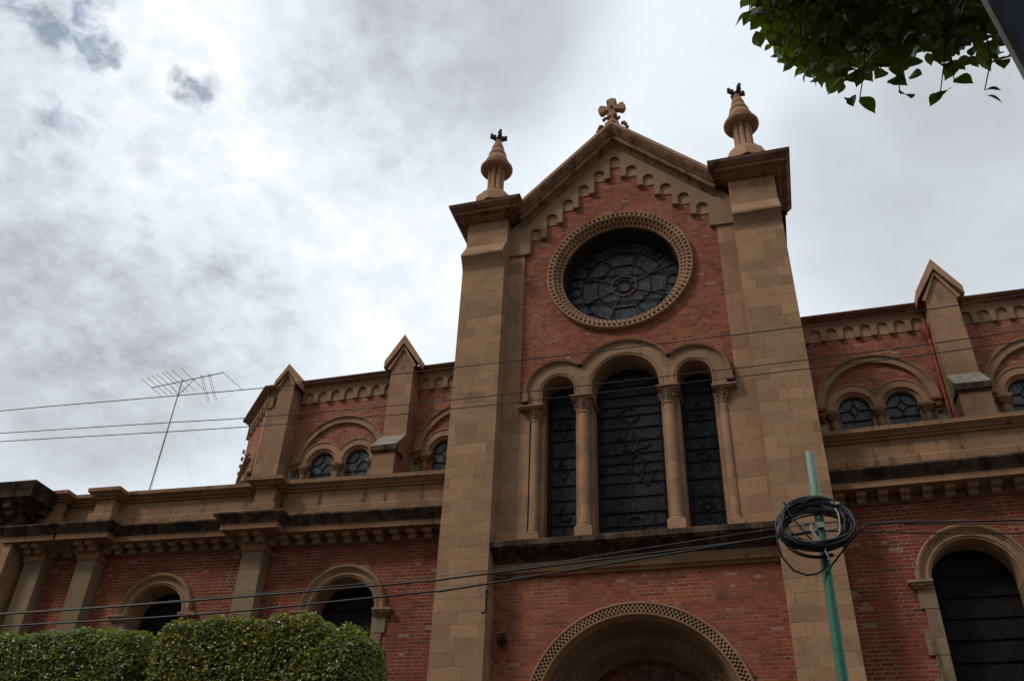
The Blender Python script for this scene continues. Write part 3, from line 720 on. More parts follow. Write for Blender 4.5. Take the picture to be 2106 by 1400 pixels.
# ---- portal
PX, PZ = PORT
po = MB()
po.arch(PX, PZ, [(2.25, 17.52), (2.25, 17.36), (2.225, 17.345), (2.20, 17.36), (2.20, 17.43), (2.045, 17.43), (2.045, 17.37), (2.01, 17.375), (2.0, 17.40), (1.985, 17.46), (2.0, 17.50), (1.97, 17.55)], n=64, legs=0)
pt = part(po, 'portal', 'stone_plain')
lt = MB(); n_ = 84
for q in range(3):
    r1_, r0_ = 2.047+.0525*q, 2.047+.0525*(q+1)
    lattice(lt, PX, PZ, r0_, 17.365, r1_, 17.365, n_, -.12, pi+.12, .07, .5, .5*(q % 2))
part(lt, 'chequer_band', 'stone_plain', parent=pt)
cv = MB()
cv.arch(PX, PZ, [(1.97, 17.55), (1.94, 17.58), (1.99, 17.66), (1.97, 17.74), (1.92, 17.76), (1.90, 17.80), (1.95, 17.86), (1.93, 17.93), (1.885, 17.94), (1.87, 17.96), (1.85, 17.95), (1.84, 17.98), (1.845, 18.0), (1.655, 18.12), (1.645, 18.10), (1.625, 18.11), (1.615, 18.15), (1.60, 18.2), (1.62, 18.3), (1.58, 18.35), (1.56, 18.42), (1.57, 18.5), (1.52, 18.56), (1.50, 18.62), (1.485, 18.63), (1.475, 18.70)], n=64, legs=0)
part(cv, 'archivolt', 'carved', parent=pt)
lt = MB()
lattice(lt, PX, PZ, 1.985, 17.62, 1.955, 17.70, 60, 0, pi, -.05, .45)
lattice(lt, PX, PZ, 1.93, 17.83, 1.91, 17.9, 60, 0, pi, -.05, .45, .5)
nn = 34
for i in range(nn):
    a = pi*(i+.5)/nn
    for k in range(1):
        pts = []
        for q in range(11):
            bb = pi*q/10; an = a+(cos(bb))*pi/nn*1.0; rr = 1.665+.15*sin(bb); yy = 18.115-(rr-1.655)/.19*.12-.006
            pts.append((PX+rr*cos(an), yy, PZ+rr*sin(an)))
        lt.tube(pts, .024, 5)
lattice(lt, PX, PZ, 1.585, 18.36, 1.56, 18.46, 50, 0, pi, -.03, .5)
part(lt, 'carved_ornament', 'carved', parent=pt)
dr = MB(); dr.plate([arch_loop(PX, PZ, 1.49, 0.02, 40)], 18.72, 18.74)
do = part(dr, 'door', 'wood', parent=pt)
dd = MB(); dd.arch(PX, PZ, [(1.48, 18.72), (1.48, 18.66), (1.40, 18.65), (1.38, 18.72)], n=40, legs=0)
dd.arch(PX, PZ, [(.62, 18.72), (.62, 18.67), (.55, 18.67), (.55, 18.72)], n=40)
for k in range(1, 8): a = pi*k/8; bar(dd, *[PX+.6*cos(a), PZ+.6*sin(a)], *[PX+1.4*cos(a), PZ+1.4*sin(a)], 18.67, .09, .05)
bar(dd, PX, .02, PX, PZ, 18.66, .12, .06); bar(dd, PX-1.4, PZ, PX+1.4, PZ, 18.66, .16, .06)
part(dd, 'door_rib', 'wood', parent=pt)

# ---- little iron fittings on the tower
ir = MB(); ir.tube([(-5.60, 16.93, 7.72), (-5.60, 16.95, 7.70), (-5.60, 16.96, 7.28), (-5.63, 16.93, 7.24), (-5.68, 16.93, 7.25)], .022, 6); ir.box(-5.63, -5.57, 16.93, 17.0, 7.66, 7.70)
tag(ir.build('iron_hook', 'iron'), 'long black iron hook hanging on the left stone pier beside the portal', 'hook')
lp = thing('wall_bracket', (-5.40, 17.5, 6.85), 'small black ironwork bracket fixed to the brick left of the portal arch', 'bracket')
ir = MB(); ir.box(-5.47, -5.29, 17.485, 17.5, 6.80, 6.84); ir.box(-5.40, -5.37, 17.485, 17.5, 6.72, 6.96)
ir.build('back_plate', 'iron', lp)
ir = MB()
for k in range(4):
    x = -5.45+.05*k; ir.tube([(x, 17.47, 6.73), (x, 17.38, 6.77), (x, 17.34, 6.86), (x+.02, 17.38, 6.95), (x+.02, 17.47, 6.97)], .015, 6)
ir.build('scroll', 'iron', lp)

# ================================================================== AISLE WINGS
TL = Matrix.Translation((-6.75, 17.9, 0)) @ Matrix.Rotation(radians(3.2), 4, 'Z')
TR = Matrix.Translation((1.38, 17.85, 0)) @ Matrix.Rotation(radians(-1.35), 4, 'Z')
CORN = [(0.0, 9.28), (.05, 9.28), (.05, 9.455), (.09, 9.46), (.43, 9.475), (.455, 9.475), (.455, 9.615), (.44, 9.63), (0.0, 9.64)]
CYMA = [(.3, 9.605), (.475, 9.62), (.475, 9.655), (.505, 9.68), (.53, 9.72), (.585, 9.755), (.60, 9.79), (.625, 9.80), (.625, 9.845), (.0, 9.885)]
PARA = [(.07, 9.86), (.07, 10.27), (.045, 10.30), (0.0, 10.31), (0.0, 10.72)]
COPE = [(0.0, 10.69), (.05, 10.70), (.06, 10.745), (.115, 10.76), (.12, 10.785), (.15, 10.80), (.19, 10.845), (.205, 10.85), (.205, 10.945), (.185, 10.955), (-.45, 10.97)]
def wing(T, x0, x1, pil, wins, side):
    path = [(x0, 0)]
    for a, b_ in sorted(pil): path += [(a, 0), (a, -.33), (b_, -.33), (b_, 0)]
    path += [(x1, 0)]
    wl = MB(); wl.plate([[(x0, 0), (x1, 0), (x1, 9.4), (x0, 9.4)]]+[arch_loop(c, zs, r, 3.2) for c, zs, r in wins], 0, .25)
    wo = part(wl, 'aisle_wall', 'brick_aisle', T)
    rf = MB(); rf.add([(x0, .45, 10.6), (x1, .45, 10.6), (x1, 5.5, 12.6), (x0, 5.5, 12.6)], [(0, 1, 2, 3)]); part(rf, 'aisle_roof', 'tile', T)
    for a, b_ in pil:
        p = MB(); p.box(a, b_, -.33, 0, 0, 9.285); po_ = part(p, 'pilaster', 'stone_grey', T)
        p = MB(); p.box(a-.04, b_+.04, -.37, 0, 9.13, 9.283); p.box(a-.02, b_+.02, -.35, 0, 9.10, 9.13); part(p, 'capital', 'stone_dirty', parent=po_)
    c = MB(); c.sweep(path, CORN); co = part(c, 'cornice', 'stone_frieze', T)
    c = MB(); c.sweep(path, [(.40, 9.478), (.459, 9.479), (.459, 9.612), (.40, 9.613)]); part(c, 'corona', 'stone_dirty', parent=co)
    c = MB(); c.sweep(path, CYMA); part(c, 'cyma_moulding', 'stone_black', parent=co)
    br = MB()
    def bracket(x, yo, dirx=0):
        if dirx == 0:
            br.box(x-.095, x+.095, -yo-.34, -yo-.04, 9.385, 9.473); br.box(x-.085, x+.085, -yo-.19, -yo-.04, 9.29, 9.385)
        else:
            xa, xb = (x, x+dirx*.3), (x, x+dirx*.15)
            br.box(min(xa), max(xa), yo-.08, yo+.08, 9.385, 9.473); br.box(min(xb), max(xb), yo-.08, yo+.08, 9.29, 9.385)
    xs = []; segs = []; cur = x0
    for a, b_ in sorted(pil): segs.append((cur, a, 0)); segs.append((a, b_, .33)); cur = b_
    segs.append((cur, x1, 0))
    for a, b_, yo in segs:
        L = b_-a
        if yo:
            for xx in (a+.10, b_-.10): bracket(xx, yo)
            bracket(b_+.05, -.20, 1); bracket(a-.05, -.20, -1)
        else:
            lo_, hi_ = a+(.42 if a > x0 else .2), b_-(.42 if b_ < x1 else .2)
            if hi_ <= lo_: continue
            n = max(1, round((hi_-lo_)/.405))
            for i in range(n+1): bracket(lo_+(hi_-lo_)*i/n, 0)
    each(br, 'cornice_bracket', 'stone_trim', parent=co)
    p = MB(); p.sweep(path, PARA); pa = part(p, 'parapet', 'stone_parapet', T)
    p = MB(); p.sweep(path, COPE); part(p, 'parapet_coping', 'stone_dirty', parent=pa)
    bk = MB(); bk.box(x0, x1, .40, .44, 9.3, 10.95); part(bk, 'parapet_back', 'stone_parapet', parent=pa)
    for c_, zs, r in wins:
        f = MB()
        f.arch(c_, zs, [(r+.27, .02), (r+.27, -.10), (r+.235, -.145), (r+.20, -.13), (r+.185, -.09), (r+.155, -.075), (r+.145, -.05), (r+.085, -.05), (r+.07, -.07), (r+.045, -.07), (r+.035, -.04), (r, -.04), (r-.01, .02), (r-.02, .55)], n=40, legs=zs-.12)
        fo = part(f, 'window_surround', 'stone_trim', T)
        jb = MB()
        z = zs-.08; k = 0
        for sx in (-1, 1):
            z = zs-.10; k = 0
            while z > 3.4:
                hgt = (.42, .36, .48, .40)[k % 4]; wd = (.34, .23)[k % 2] if k else .30
                xa, xb = c_+sx*(r-.012), c_+sx*(r+wd)
                jb.box(min(xa, xb), max(xa, xb), -.035 if k % 2 else -.045, .55, z-hgt, z-.006); z -= hgt; k += 1
        each(jb, 'quoin', 'stone_grey', parent=fo)
        ip = MB()
        for sx in (-1, 1):
            for dz, ext, out in ((-.055, .44, .17), (-.10, .40, .13), (-.15, .36, .08)):
                xa, xb = c_+sx*(r+.0), c_+sx*(r+ext); ip.box(min(xa, xb), max(xa, xb), -out, .2, zs+dz, zs+dz+.05)
        each(ip, 'impost', 'stone_trim', parent=fo)
        gm = MB(); gm.plate([arch_loop(c_, zs, r+.12, 3.2)], .52, .54); part(gm, 'window_glass', 'glass_aisle', parent=fo)
        lb = MB(); z = 3.5; i = 0
        while z < zs+r-.1:
            hw = r if z < zs else sqrt(max(.01, r*r-(z-zs)**2)); bar(lb, c_-hw, z, c_+hw, z, .49, .018, .03); z += .40
            part(lb, 'window_bar', 'lead', parent=fo)
PIL_L = [(-10.93, -10.42), (-9.43, -8.93), (-5.03, -4.50)]
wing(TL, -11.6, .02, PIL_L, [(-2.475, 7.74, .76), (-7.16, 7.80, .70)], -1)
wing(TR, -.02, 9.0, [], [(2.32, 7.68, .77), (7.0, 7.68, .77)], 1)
# stone returns of the pilasters next to the tower feet, plinth
pl = MB(); pl.box(-17, 9.6, 17.28, 17.45, 0, .01); 
# ================================================================== NAVE CLERESTORY
YC = 22.5
NAVE_W = [-12.54, -8.42, 3.40, 7.62]
def nave_windows(mbw, xs): return [arch_loop(x+s*.61, 14.10, .47, 13.05, 20) for x in xs for s in (-1, 1)]
wl = MB(); wl.plate([[(-15.48, 9), (12, 9), (12, 17.16), (-15.48, 17.16)]]+nave_windows(None, NAVE_W), YC, YC+.15)
part(wl, 'nave_wall', 'brick_nave')
def corbels(x0, x1, T=None, phase=0., parent=None):
    n = int((x1-x0)/.432); n = max(n, 1); sp_ = (x1-x0)/n; rr = .152
    out = [(x0, 16.40)]
    for i in range(n):
        c = x0+sp_*(i+.5); out += [(c-rr, 16.40)]+arc(c, 16.62, rr, pi, 0, 14)+[(c+rr, 16.40)]
    out += [(x1, 16.40), (x1, 17.12), (x0, 17.12)]
    y = YC if T is None else 0.
    m_ = MB(); m_.plate([out], y-.09, y)
    o = part(m_, 'corbel_table', 'stone_smooth', T)
    p = MB(); p.box(x0, x1, y-.02, y+.01, 16.40, 16.98); each(p, 'blind_arch_panel', 'stone_plain', parent=o)
    f = MB()
    for i in range(n+1):
        c = x0+sp_*i; f.box(max(c-.075, x0), min(c+.075, x1), y-.105, y, 16.37, 16.40)
    each(f, 'corbel_foot', 'stone_trim', parent=o)
corbels(-14.22, -10.88); corbels(-10.08, -6.0); corbels(1.0, 5.10); corbels(5.92, 10.0); corbels(-15.48, -14.86)
ev = MB()
EV = [(.0, 17.09), (.10, 17.10), (.11, 17.13), (.19, 17.15), (.20, 17.18), (.30, 17.19), (.315, 17.20), (.315, 17.255), (-.5, 17.5)]
ev.sweep([(-15.48-1.9, 22.5+1.9), (-15.48, 22.5), (12, 22.5)], [(o_, z-.13) for o_, z in EV]); eo = part(ev, 'eave', 'stone_dirty')
ed = MB(); ed.sweep([(-15.48-1.9, 22.5+1.9), (-15.48, 22.5), (12, 22.5)], [(.29, 17.095), (.335, 17.095), (.335, 17.135), (.29, 17.14)]); part(ed, 'roof_edge', 'eave', parent=eo)
rf = MB(); rf.add([(-15.6, 22.2, 17.12), (12, 22.2, 17.12), (12, 28, 18.6), (-15.6, 28, 18.6)], [(0, 1, 2, 3)]); part(rf, 'nave_roof', 'tile')

def nave_window(x, T=None, y=YC, s=1.):
    cz = 14.14
    a = MB(); a.arch(x, cz, [(1.60*s, y+.02), (1.60*s, y-.10), (1.565*s, y-.14), (1.53*s, y-.12), (1.52*s, y-.08), (1.36*s, y-.08), (1.345*s, y-.10), (1.33*s, y-.07), (1.32*s, y+.01)], n=44)
    o = part(a, 'nave_window', 'stone_trim', T)
    d = .61*s; h = MB()
    lo_ = [(x-d-.70*s, 14.0)]
    for c in (x-d, x+d): lo_ += [(c-.50*s, 14.0)]+arc(c, cz-.02, .50*s, pi, 0, 20)+[(c+.50*s, 14.0)]
    lo_ += [(x+d+.70*s, 14.0)]
    R_ = .71*s; aj = math.acos(min(1, d/R_))
    lo_ += arc(x+d, cz, R_, 0, pi-aj, 18)+arc(x-d, cz, R_, aj, pi, 18)
    h.plate([lo_], y-.07, y+.02)
    for c in (x-d, x+d): h.arch(c, cz-.02, [(.50*s, y-.068), (.49*s, y-.02), (.46*s, y), (.42*s, y), (.40*s, y+.04), (.395*s, y+.14)], n=24, legs=13.1)
    part(h, 'twin_arch', 'stone_plain', parent=o)
    hm = MB()
    for c, (a0, a1) in ((x+d, (0, pi-aj)), (x-d, (aj, pi))): hm.arch(c, cz, [(R_+.02, y), (R_+.02, y-.08), (R_-.02, y-.095), (R_-.05, y-.072)], a0, a1, 20)
    part(hm, 'hood_mould', 'stone_dirty', parent=o)
    jb = MB()
    for xa, xb in ((x-d-.70*s, x-d-.42*s), (x-.20*s, x+.20*s), (x+d+.42*s, x+d+.70*s)): jb.box(xa, xb, y-.02, y+.16, 13.0, 14.1)
    each(jb, 'jamb', 'stone_plain', parent=o)
    for c in (x-d-.57*s, x, x+d+.57*s):
        cl = MB()
        cl.lathe(c, y-.03, [(.115, 13.0), (.11, 13.75), (.13, 13.77), (.12, 13.80), (.14, 13.86), (.19, 13.97)], 14)
        cl.box(c-.21, c+.21, y-.16, y+.1, 13.97, 14.03); cl.box(c-.195, c+.195, y-.14, y+.1, 14.03, 14.07)
        for i in range(6):
            an = pi*(i+.5)/6; cl.tube([(c-.12*cos(an), y-.03-.12*sin(an), 13.80), (c-.16*cos(an), y-.03-.16*sin(an), 13.9), (c-.21*cos(an), y-.03-.2*sin(an), 13.93)], .028, 5)
        part(cl, 'colonnette', 'carved', parent=o)
    for c in (x-1.47*s, x+1.47*s):
        cs_ = MB()
        cs_.box(c-.12, c+.12, y-.20, y, 14.06, 14.15); cs_.box(c-.09, c+.09, y-.16, y, 13.95, 14.06); cs_.ball((c, y-.10, 13.93), .10, 8); cs_.ball((c, y-.07, 13.80), .075, 8); cs_.ball((c, y-.09, 14.02), .09, 8)
        part(cs_, 'console', 'console', parent=o)
    cm = MB()
    for xa, xb in ((x-1.72*s, x-1.36*s), (x+1.36*s, x+1.72*s)): cm.box(xa, xb, y-.035, y, 13.0, 14.02)
    each(cm, 'cement_patch', 'cement', parent=o)
    gm = MB()
    for c in (x-d, x+d): gm.plate([arch_loop(c, cz-.04, .42*s, 13.0, 20)], y+.12, y+.14)
    each(gm, 'stained_glass', 'glass_nave', parent=o)
    lb = MB()
    for c in (x-d, x+d):
        yb = y+.085; q = [(c, 14.30), (c+.13*s, 14.12), (c, 13.94), (c-.13*s, 14.12)]
        poly(lb, q, yb, .03, True)
        bar(lb, c, 14.30, c, 14.5, yb, .028); bar(lb, c+.13*s, 14.12, c+.38*s, 14.10, yb, .028); bar(lb, c-.13*s, 14.12, c-.38*s, 14.10, yb, .028); bar(lb, c, 13.94, c-.02, 13.72, yb, .028)
        bar(lb, c-.4*s, 13.80, c+.4*s, 13.80, yb, .035); bar(lb, c-.4*s, 13.4, c+.4*s, 13.4, yb, .03)
        poly(lb, arc(c, cz-.04, .385*s, 0, pi, 20), yb, .03)
    part(lb, 'leading', 'lead', parent=o)
for x in NAVE_W: nave_window(x)

def buttress(x0, x1, ztip, step, gw):
    y0 = 21.9; xm = (x0+x1)/2
    b_ = MB(); b_.box(x0, x1, y0, YC+.05, 9, 16.98)
    if not step: pass
    zs_ = ztip-.30
    b_.add([(x0, y0, 16.98), (x1, y0, 16.98), (xm, y0, 17.70 if step else 17.3), (x0, 23, 16.98), (x1, 23, 16.98), (xm, 23, 17.70 if step else 17.3)], [(0, 1, 2), (0, 2, 5, 3), (2, 1, 4, 5)])
    o = part(b_, 'buttress', 'stone_plain')
    c = MB(); yf, yb = y0-.14, 23.1
    ze = 16.95 if step else 16.78; th = .30 if step else .22
    A_ = [(xm-gw, ze), (xm-gw, ze+th*.9), (xm, ztip), (xm+gw, ze+th*.9), (xm+gw, ze), (xm, ztip-th*1.15)]
    n = 6
    c.add([(x, yf, z) for x, z in A_]+[(x, yb, z) for x, z in A_], [(0, 5, 2, 1), (5, 4, 3, 2)]+[(i, (i+1) % n, (i+1) % n+n, i+n) for i in range(n)])
    A2 = [(xm-gw*.82, ze), (xm, ztip-th*1.35), (xm+gw*.82, ze), (xm+gw*.70, ze-.06), (xm, ztip-th*1.75), (xm-gw*.70, ze-.06)]
    c.add([(x, yf+.06, z) for x, z in A2]+[(x, yf+.3, z) for x, z in A2], [(0, 5, 4, 1), (1, 4, 3, 2), (3, 9, 10, 4), (4, 10, 11, 5)])
    part(c, 'gablet', 'stone_pink', parent=o, recalc=True)
    nz = 17.22 if step else 16.95
    nc = MB(); nc.plate([arch_loop(xm, nz, .085, nz-.32, 14)], y0-.004, y0+.0); part(nc, 'niche', 'carved', parent=o)
    if step:
        s_ = MB(); s_.box(x0+.02, x1-.02, 21.36, y0, 9, 13.75)
        so = part(s_, 'buttress_step', 'stone_plain', parent=o)
        s_ = MB(); yf = 21.28
        s_.hexa([(x0-.03, yf, 13.70), (x1+.03, yf, 13.70), (x1+.03, y0+.003, 13.70), (x0-.03, y0+.003, 13.70), (x0-.03, yf, 13.88), (x1+.03, yf, 13.88), (x1+.02, y0+.003, 14.50), (x0-.02, y0+.003, 14.50)])
        part(s_, 'weathering_slab', 'cement', parent=o)
        s_ = MB(); s_.box(x0-.034, x1+.034, yf-.004, yf+.12, 13.69, 13.86); s_.box(x0-.0, x1+.0, yf+.04, y0, 13.63, 13.70); part(s_, 'slab_edge', 'stone_black', parent=o)
buttress(-14.85, -14.31, 17.62, False, .42)
buttress(-10.86, -10.10, 18.18, True, .60)
buttress(5.13, 5.92, 18.28, True, .60)
# apse side face turned away at the left end
TA_ = Matrix.Translation((-15.48, 22.5, 0)) @ Matrix.Rotation(radians(-45), 4, 'Z')
wl = MB(); wl.plate([[(-2.6, 9), (0, 9), (0, 17.16), (-2.6, 17.16)]]+[arch_loop(-1.40+s*.43, 14.10, .33, 13.05, 20) for s in (-1, 1)], 0, .15)
part(wl, 'apse_wall', 'brick_nave', TA_)
corbels(-2.6, 0, TA_)
nave_window(-1.40, TA_, 0., .70)
cs_ = MB(); cs_.box(-.22, -.001, -.05, 0, 9, 16.4); each(cs_, 'corner_strip', 'stone_pink', TA_)
cs_ = MB(); cs_.box(-15.48, -15.22, 22.45, 22.5, 9, 16.4); each(cs_, 'corner_strip', 'stone_plain')
wl = MB(); wl.box(-17.32, -17.29, 24.34, 30, 9, 17); part(wl, 'apse_wall', 'brick_nave')
# red rain-water pipes
pp = MB(); pp.tube([(5.07, 22.36, 15.98), (5.07, 22.36, 13.0)], .055, 10); pp.tube([(5.07, 22.36, 14.2), (5.07, 22.36, 14.26)], .072, 10)
pp.lathe(5.05, 22.38, [(.055, 15.95), (.12, 16.12), (.15, 16.36), (.15, 16.40)], 10); part(pp, 'downpipe', 'red')
pp = MB(); pp.lathe(-14.98, 22.30, [(.03, 15.58), (.07, 15.72), (.12, 15.93), (.125, 15.98)], 10); pp.tube([(-14.98, 22.34, 15.7), (-14.98, 22.36, 13.2)], .018, 8); part(pp, 'downpipe', 'red')
# hooks with insulators on the apse edge
for i in range(5):
    z = 15.80-.283*i; x, y = -17.10, 24.22
    o = thing('insulator', (x, y, z), ('topmost', 'second from top', 'middle', 'second from bottom', 'lowest')[i]+' of five small insulator hooks on the far left edge of the apse', 'insulator', 'insulators on the apse edge')
    h_ = MB(); h_.tube([(x, y, z-.06), (x-.10, y-.02, z-.08), (x-.18, y-.03, z-.06), (x-.20, y-.03, z)], .014, 6); h_.build('hook', 'iron', o)
    if i != 4: h_ = MB(); h_.lathe(x-.20, y-.03, [(.02, z-.01), (.05, z), (.055, z+.05), (.035, z+.065), (.05, z+.08), (.045, z+.12), (.0, z+.14)], 10); h_.build('porcelain', 'porcelain', o)

# ================================================================== NEIGHBOUR at the far left
nb = thing('neighbouring_building', (-18.2, 16.6, 0), 'dark stone building with a heavy ornate cornice at the left edge of the photo', 'building')
def npart(mb, name, mat, parent=None): return mb.build(name, mat, parent or nb, None if parent else TL)
p = MB(); p.box(-24, -11.6, -.6, 5, 0, 10.4); w_ = npart(p, 'wall', 'stone_grey')
p = MB(); p.box(-11.75, -11.15, -.72, .3, 0, 9.75); npart(p, 'corner_pilaster', 'stone')
p = MB(); p.sweep([(-24, -.72), (-11.15, -.72), (-11.15, 1.2)], [(0, 9.7), (.06, 9.7), (.08, 9.85), (.05, 9.9), (.05, 10.2), (.16, 10.25), (.18, 10.38), (.32, 10.46), (.5, 10.5), (.52, 10.68), (.60, 10.78), (.62, 10.86), (-.5, 10.95)])
co = npart(p, 'cornice', 'stone_black')
p = MB()
for i in range(10):
    x = -11.35-i*.42; p.box(x-.09, x+.09, -1.14, -.8, 10.28, 10.49); p.ball((x, -.92, 10.2), .11, 7); p.ball((x-.2, -.83, 10.05), .09, 7)
for i in range(3): y = -.5+i*.42; p.box(-11.1, -10.72, y-.09, y+.09, 10.28, 10.49); p.ball((-11.0, y, 10.2), .11, 7)
[npart(q, 'cornice_bracket', 'stone_black', co) for q in p.islands()]
p = MB()
for i in range(7): p.ball((-11.0-.35*i, -.6+.12*sin(i*2.1), 10.97), .16+.04*sin(i*3.3), 8, .5)
for i in range(5): p.ball((-10.75, -.3+.22*i, 10.96), .13, 8, .5)
[npart(q, 'coping_stone', 'stone_dirty') for q in p.islands()]
p = MB(); p.hexa([(-11.2, .9, 11.15), (-10.35, .9, 10.98), (-10.35, 3.0, 11.0), (-11.2, 3.0, 11.5), (-11.2, .9, 11.21), (-10.35, .9, 11.03), (-10.35, 3.0, 11.06), (-11.2, 3.0, 11.57)])
npart(p, 'roof_slab', 'tile')

# ================================================================== ANTENNA on the aisle roof
MX, MY = -18.05, 21.0
an = thing('antenna', (MX, MY, 10.9), 'thin television aerial on a tall mast behind the left parapet', 'antenna')
p = MB(); p.tube([(MX-.05, MY, 10.6), (MX+.02, MY, 16.99)], .019, 8); p.build('mast', 'alu', an)
bz = lambda x: 16.83+(x+19.2)*(.23/2.71)
p = MB(); p.tube([(-19.2, MY, bz(-19.2)), (-16.49, MY, bz(-16.49))], .017, 6); p.build('boom', 'alu', an)
for x, l in ((-19.2, .56), (-18.98, .58), (-18.78, .60), (-18.58, .62), (-18.36, .64), (-18.22, .66), (-17.98, .70), (-17.66, .72)):
    p = MB(); p.tube([(x, MY-l, bz(x)+.02), (x, MY+l, bz(x)+.02)], .0085, 5); p.build('element', 'alu', an)
p = MB(); p.tube([(-16.50, MY, bz(-16.5)), (-16.50, MY+1.15, bz(-16.5)+.05)], .0085, 5); p.build('element', 'alu', an)
for x in (-17.33, -17.05):
    p = MB(); p.tube([(x, MY-.06, bz(x)+.06), (x, MY+.62, bz(x)-.56), (x+.07, MY+.64, bz(x)-.57), (x+.07, MY-.05, bz(x)+.05)], .0075, 5); p.build('element', 'alu', an)
p = MB(); p.tube([(MX, MY, 16.35), (-17.55, MY, bz(-17.55))], .012, 5); p.tube([(MX, MY, 16.35), (-18.45, MY, bz(-18.45))], .010, 5)
[q.build('brace', 'alu', an) for q in p.islands()]
p = MB()
for q in ((-16.0, 22.2, 12.9), (-20.9, 20.0, 11.3), (-17.2, 22.3, 12.9)): p.tube([(MX, MY, 16.2 if q[1] > 21 else 14.2), q], .0015, 4)
p.tube([(MX+.06, MY, 11), (MX+.04, MY-.02, 14), (MX+.03, MY, 16.8)], .006, 5)
[q.build('guy_wire', 'alu', an) for q in p.islands()]

# ================================================================== POLE with cable coil, overhead wires
PY = 7.6
pole = thing('utility_pole', (.44, PY, 0), 'slim green steel pole with peeling paint standing before the right pier', 'pole')
def px_(z): return .447+(z-3.44)*.0216
p = MB(); p.tube([(px_(z), PY, z) for z in (-.14, 1.5, 3, 4, 4.7, 5.1, 5.43)], .046, 20, .0375)
p.tube([(px_(5.415), PY, 5.415), (px_(5.435), PY, 5.435)], .0365, 20)
p.build('shaft', 'green', pole)
p = MB()
for z in (4.725, 4.685): p.tube([(px_(z), PY, z), (px_(z+.022), PY, z+.022)], .044, 20)
p.box(px_(4.7)-.03, px_(4.7)+.03, PY-.065, PY-.03, 4.69, 4.735)
for sx in (-1, 1):
    x = px_(4.7); p.tube([(x+sx*.04, PY-.045, 4.735), (x+sx*.13, PY-.045, 4.735), (x+sx*.13, PY-.045, 4.675), (x+sx*.04, PY-.045, 4.665)], .009, 6)
p.build('clamp', 'steel', pole)
p = MB(); x = px_(4.92); p.tube([(x, PY, 4.91), (x, PY, 4.925)], .042, 18); p.box(x-.045, x+.04, PY-.055, PY-.035, 4.905, 4.93); p.tube([(x-.015, PY-.05, 4.94), (x-.005, PY-.075, 4.95), (x+.02, PY-.05, 4.945)], .008, 6)
p.tube([(x+.005, PY, 4.82), (x+.005, PY, 4.835)], .0425, 18); p.build('band', 'steel', pole)
coil = thing('cable_coil', (.43, PY-.07, 4.70), 'big loose coil of black cable hung on the green pole', 'cable coil')
rg = random.Random(11)
def loop(rx, rz, cx, cz, cy, tilt, r, wob, n=56, dark=True):
    pts = []; ph = rg.uniform(0, 6)
    for i in range(n+1):
        a = 2*pi*i/n+rg.uniform(-.004, .004); k = 1+wob*sin(2*a+ph)+wob*.6*sin(3*a+ph*2)
        pts.append((cx+rx*k*cos(a), cy+.04*sin(a+tilt)+.012*sin(3*a+ph), cz+rz*k*sin(a)+.03*cos(a)*tilt))
    return pts
# loops bunch at the bottom, spread out at the sides
blk, gry = MB(), MB()
for i in range(34):
    sr_ = rg.uniform(-1, 1); rx = .284+.034*sr_+rg.uniform(-.012, .012); rz = .205+.042*rg.uniform(-1, 1)
    czz = 4.475+rz+rg.uniform(0, .055); cxx = .43+rg.uniform(-.02, .02)
    lp1 = MB(); lp1.tube(loop(rx, rz, cxx, czz, PY-.075+rg.uniform(-.045, .045), rg.uniform(-.7, .7), 0, .026), rg.uniform(.0055, .0085), 6, cap=False); lp1.build('cable_loop', 'cable_grey' if i % 9 == 4 else 'cable', coil)
p = MB(); p.tube([(.115, PY-.08, 4.72), (.10, PY-.08, 4.60), (.12, PY-.08, 4.45), (.20, PY-.08, 4.32), (.30, PY-.08, 4.275), (.38, PY-.07, 4.285), (.45, PY-.06, 4.33)], .009, 7)
for q in ((.30, 4.40, .26), (.34, 4.42, .24)): p.tube([(.43+q[2]*cos(a)*1.05, PY-.09, 4.60+.19*sin(a)*(1 if q[1] < 4.41 else .92)) for a in [pi+.25+i*(pi*.55)/14 for i in range(15)]], .0075, 6)
p.tube([(.20, PY-.1, 4.93), (.24, PY-.1, 4.80), (.30, PY-.1, 4.70), (.34, PY-.11, 4.62), (.38, PY-.1, 4.57)], .008, 6)
[q.build('hanging_loop', 'cable', coil) for q in p.islands()]
p = MB()
p.tube([(.40, PY-.11, 4.70), (.385, PY-.12, 4.66), (.41, PY-.12, 4.60), (.44, PY-.12, 4.555)], .006, 6); p.tube([(.47, PY-.125, 4.54), (.485, PY-.13, 4.49), (.47, PY-.13, 4.45), (.49, PY-.13, 4.405), (.485, PY-.125, 4.38)], .005, 6)
p.tube([(.60, PY-.09, 4.88), (.63, PY-.1, 4.78), (.625, PY-.1, 4.66), (.60, PY-.1, 4.585)], .007, 6)
[q.build('white_tie', 'white', coil) for q in p.islands()]
p = MB(); p.box(.585, .605, PY-.12, PY-.03, 4.87, 4.895); p.box(.615, .65, PY-.12, PY-.03, 4.86, 4.885)
[q.build('cable_clip', 'steel', coil) for q in p.islands()]

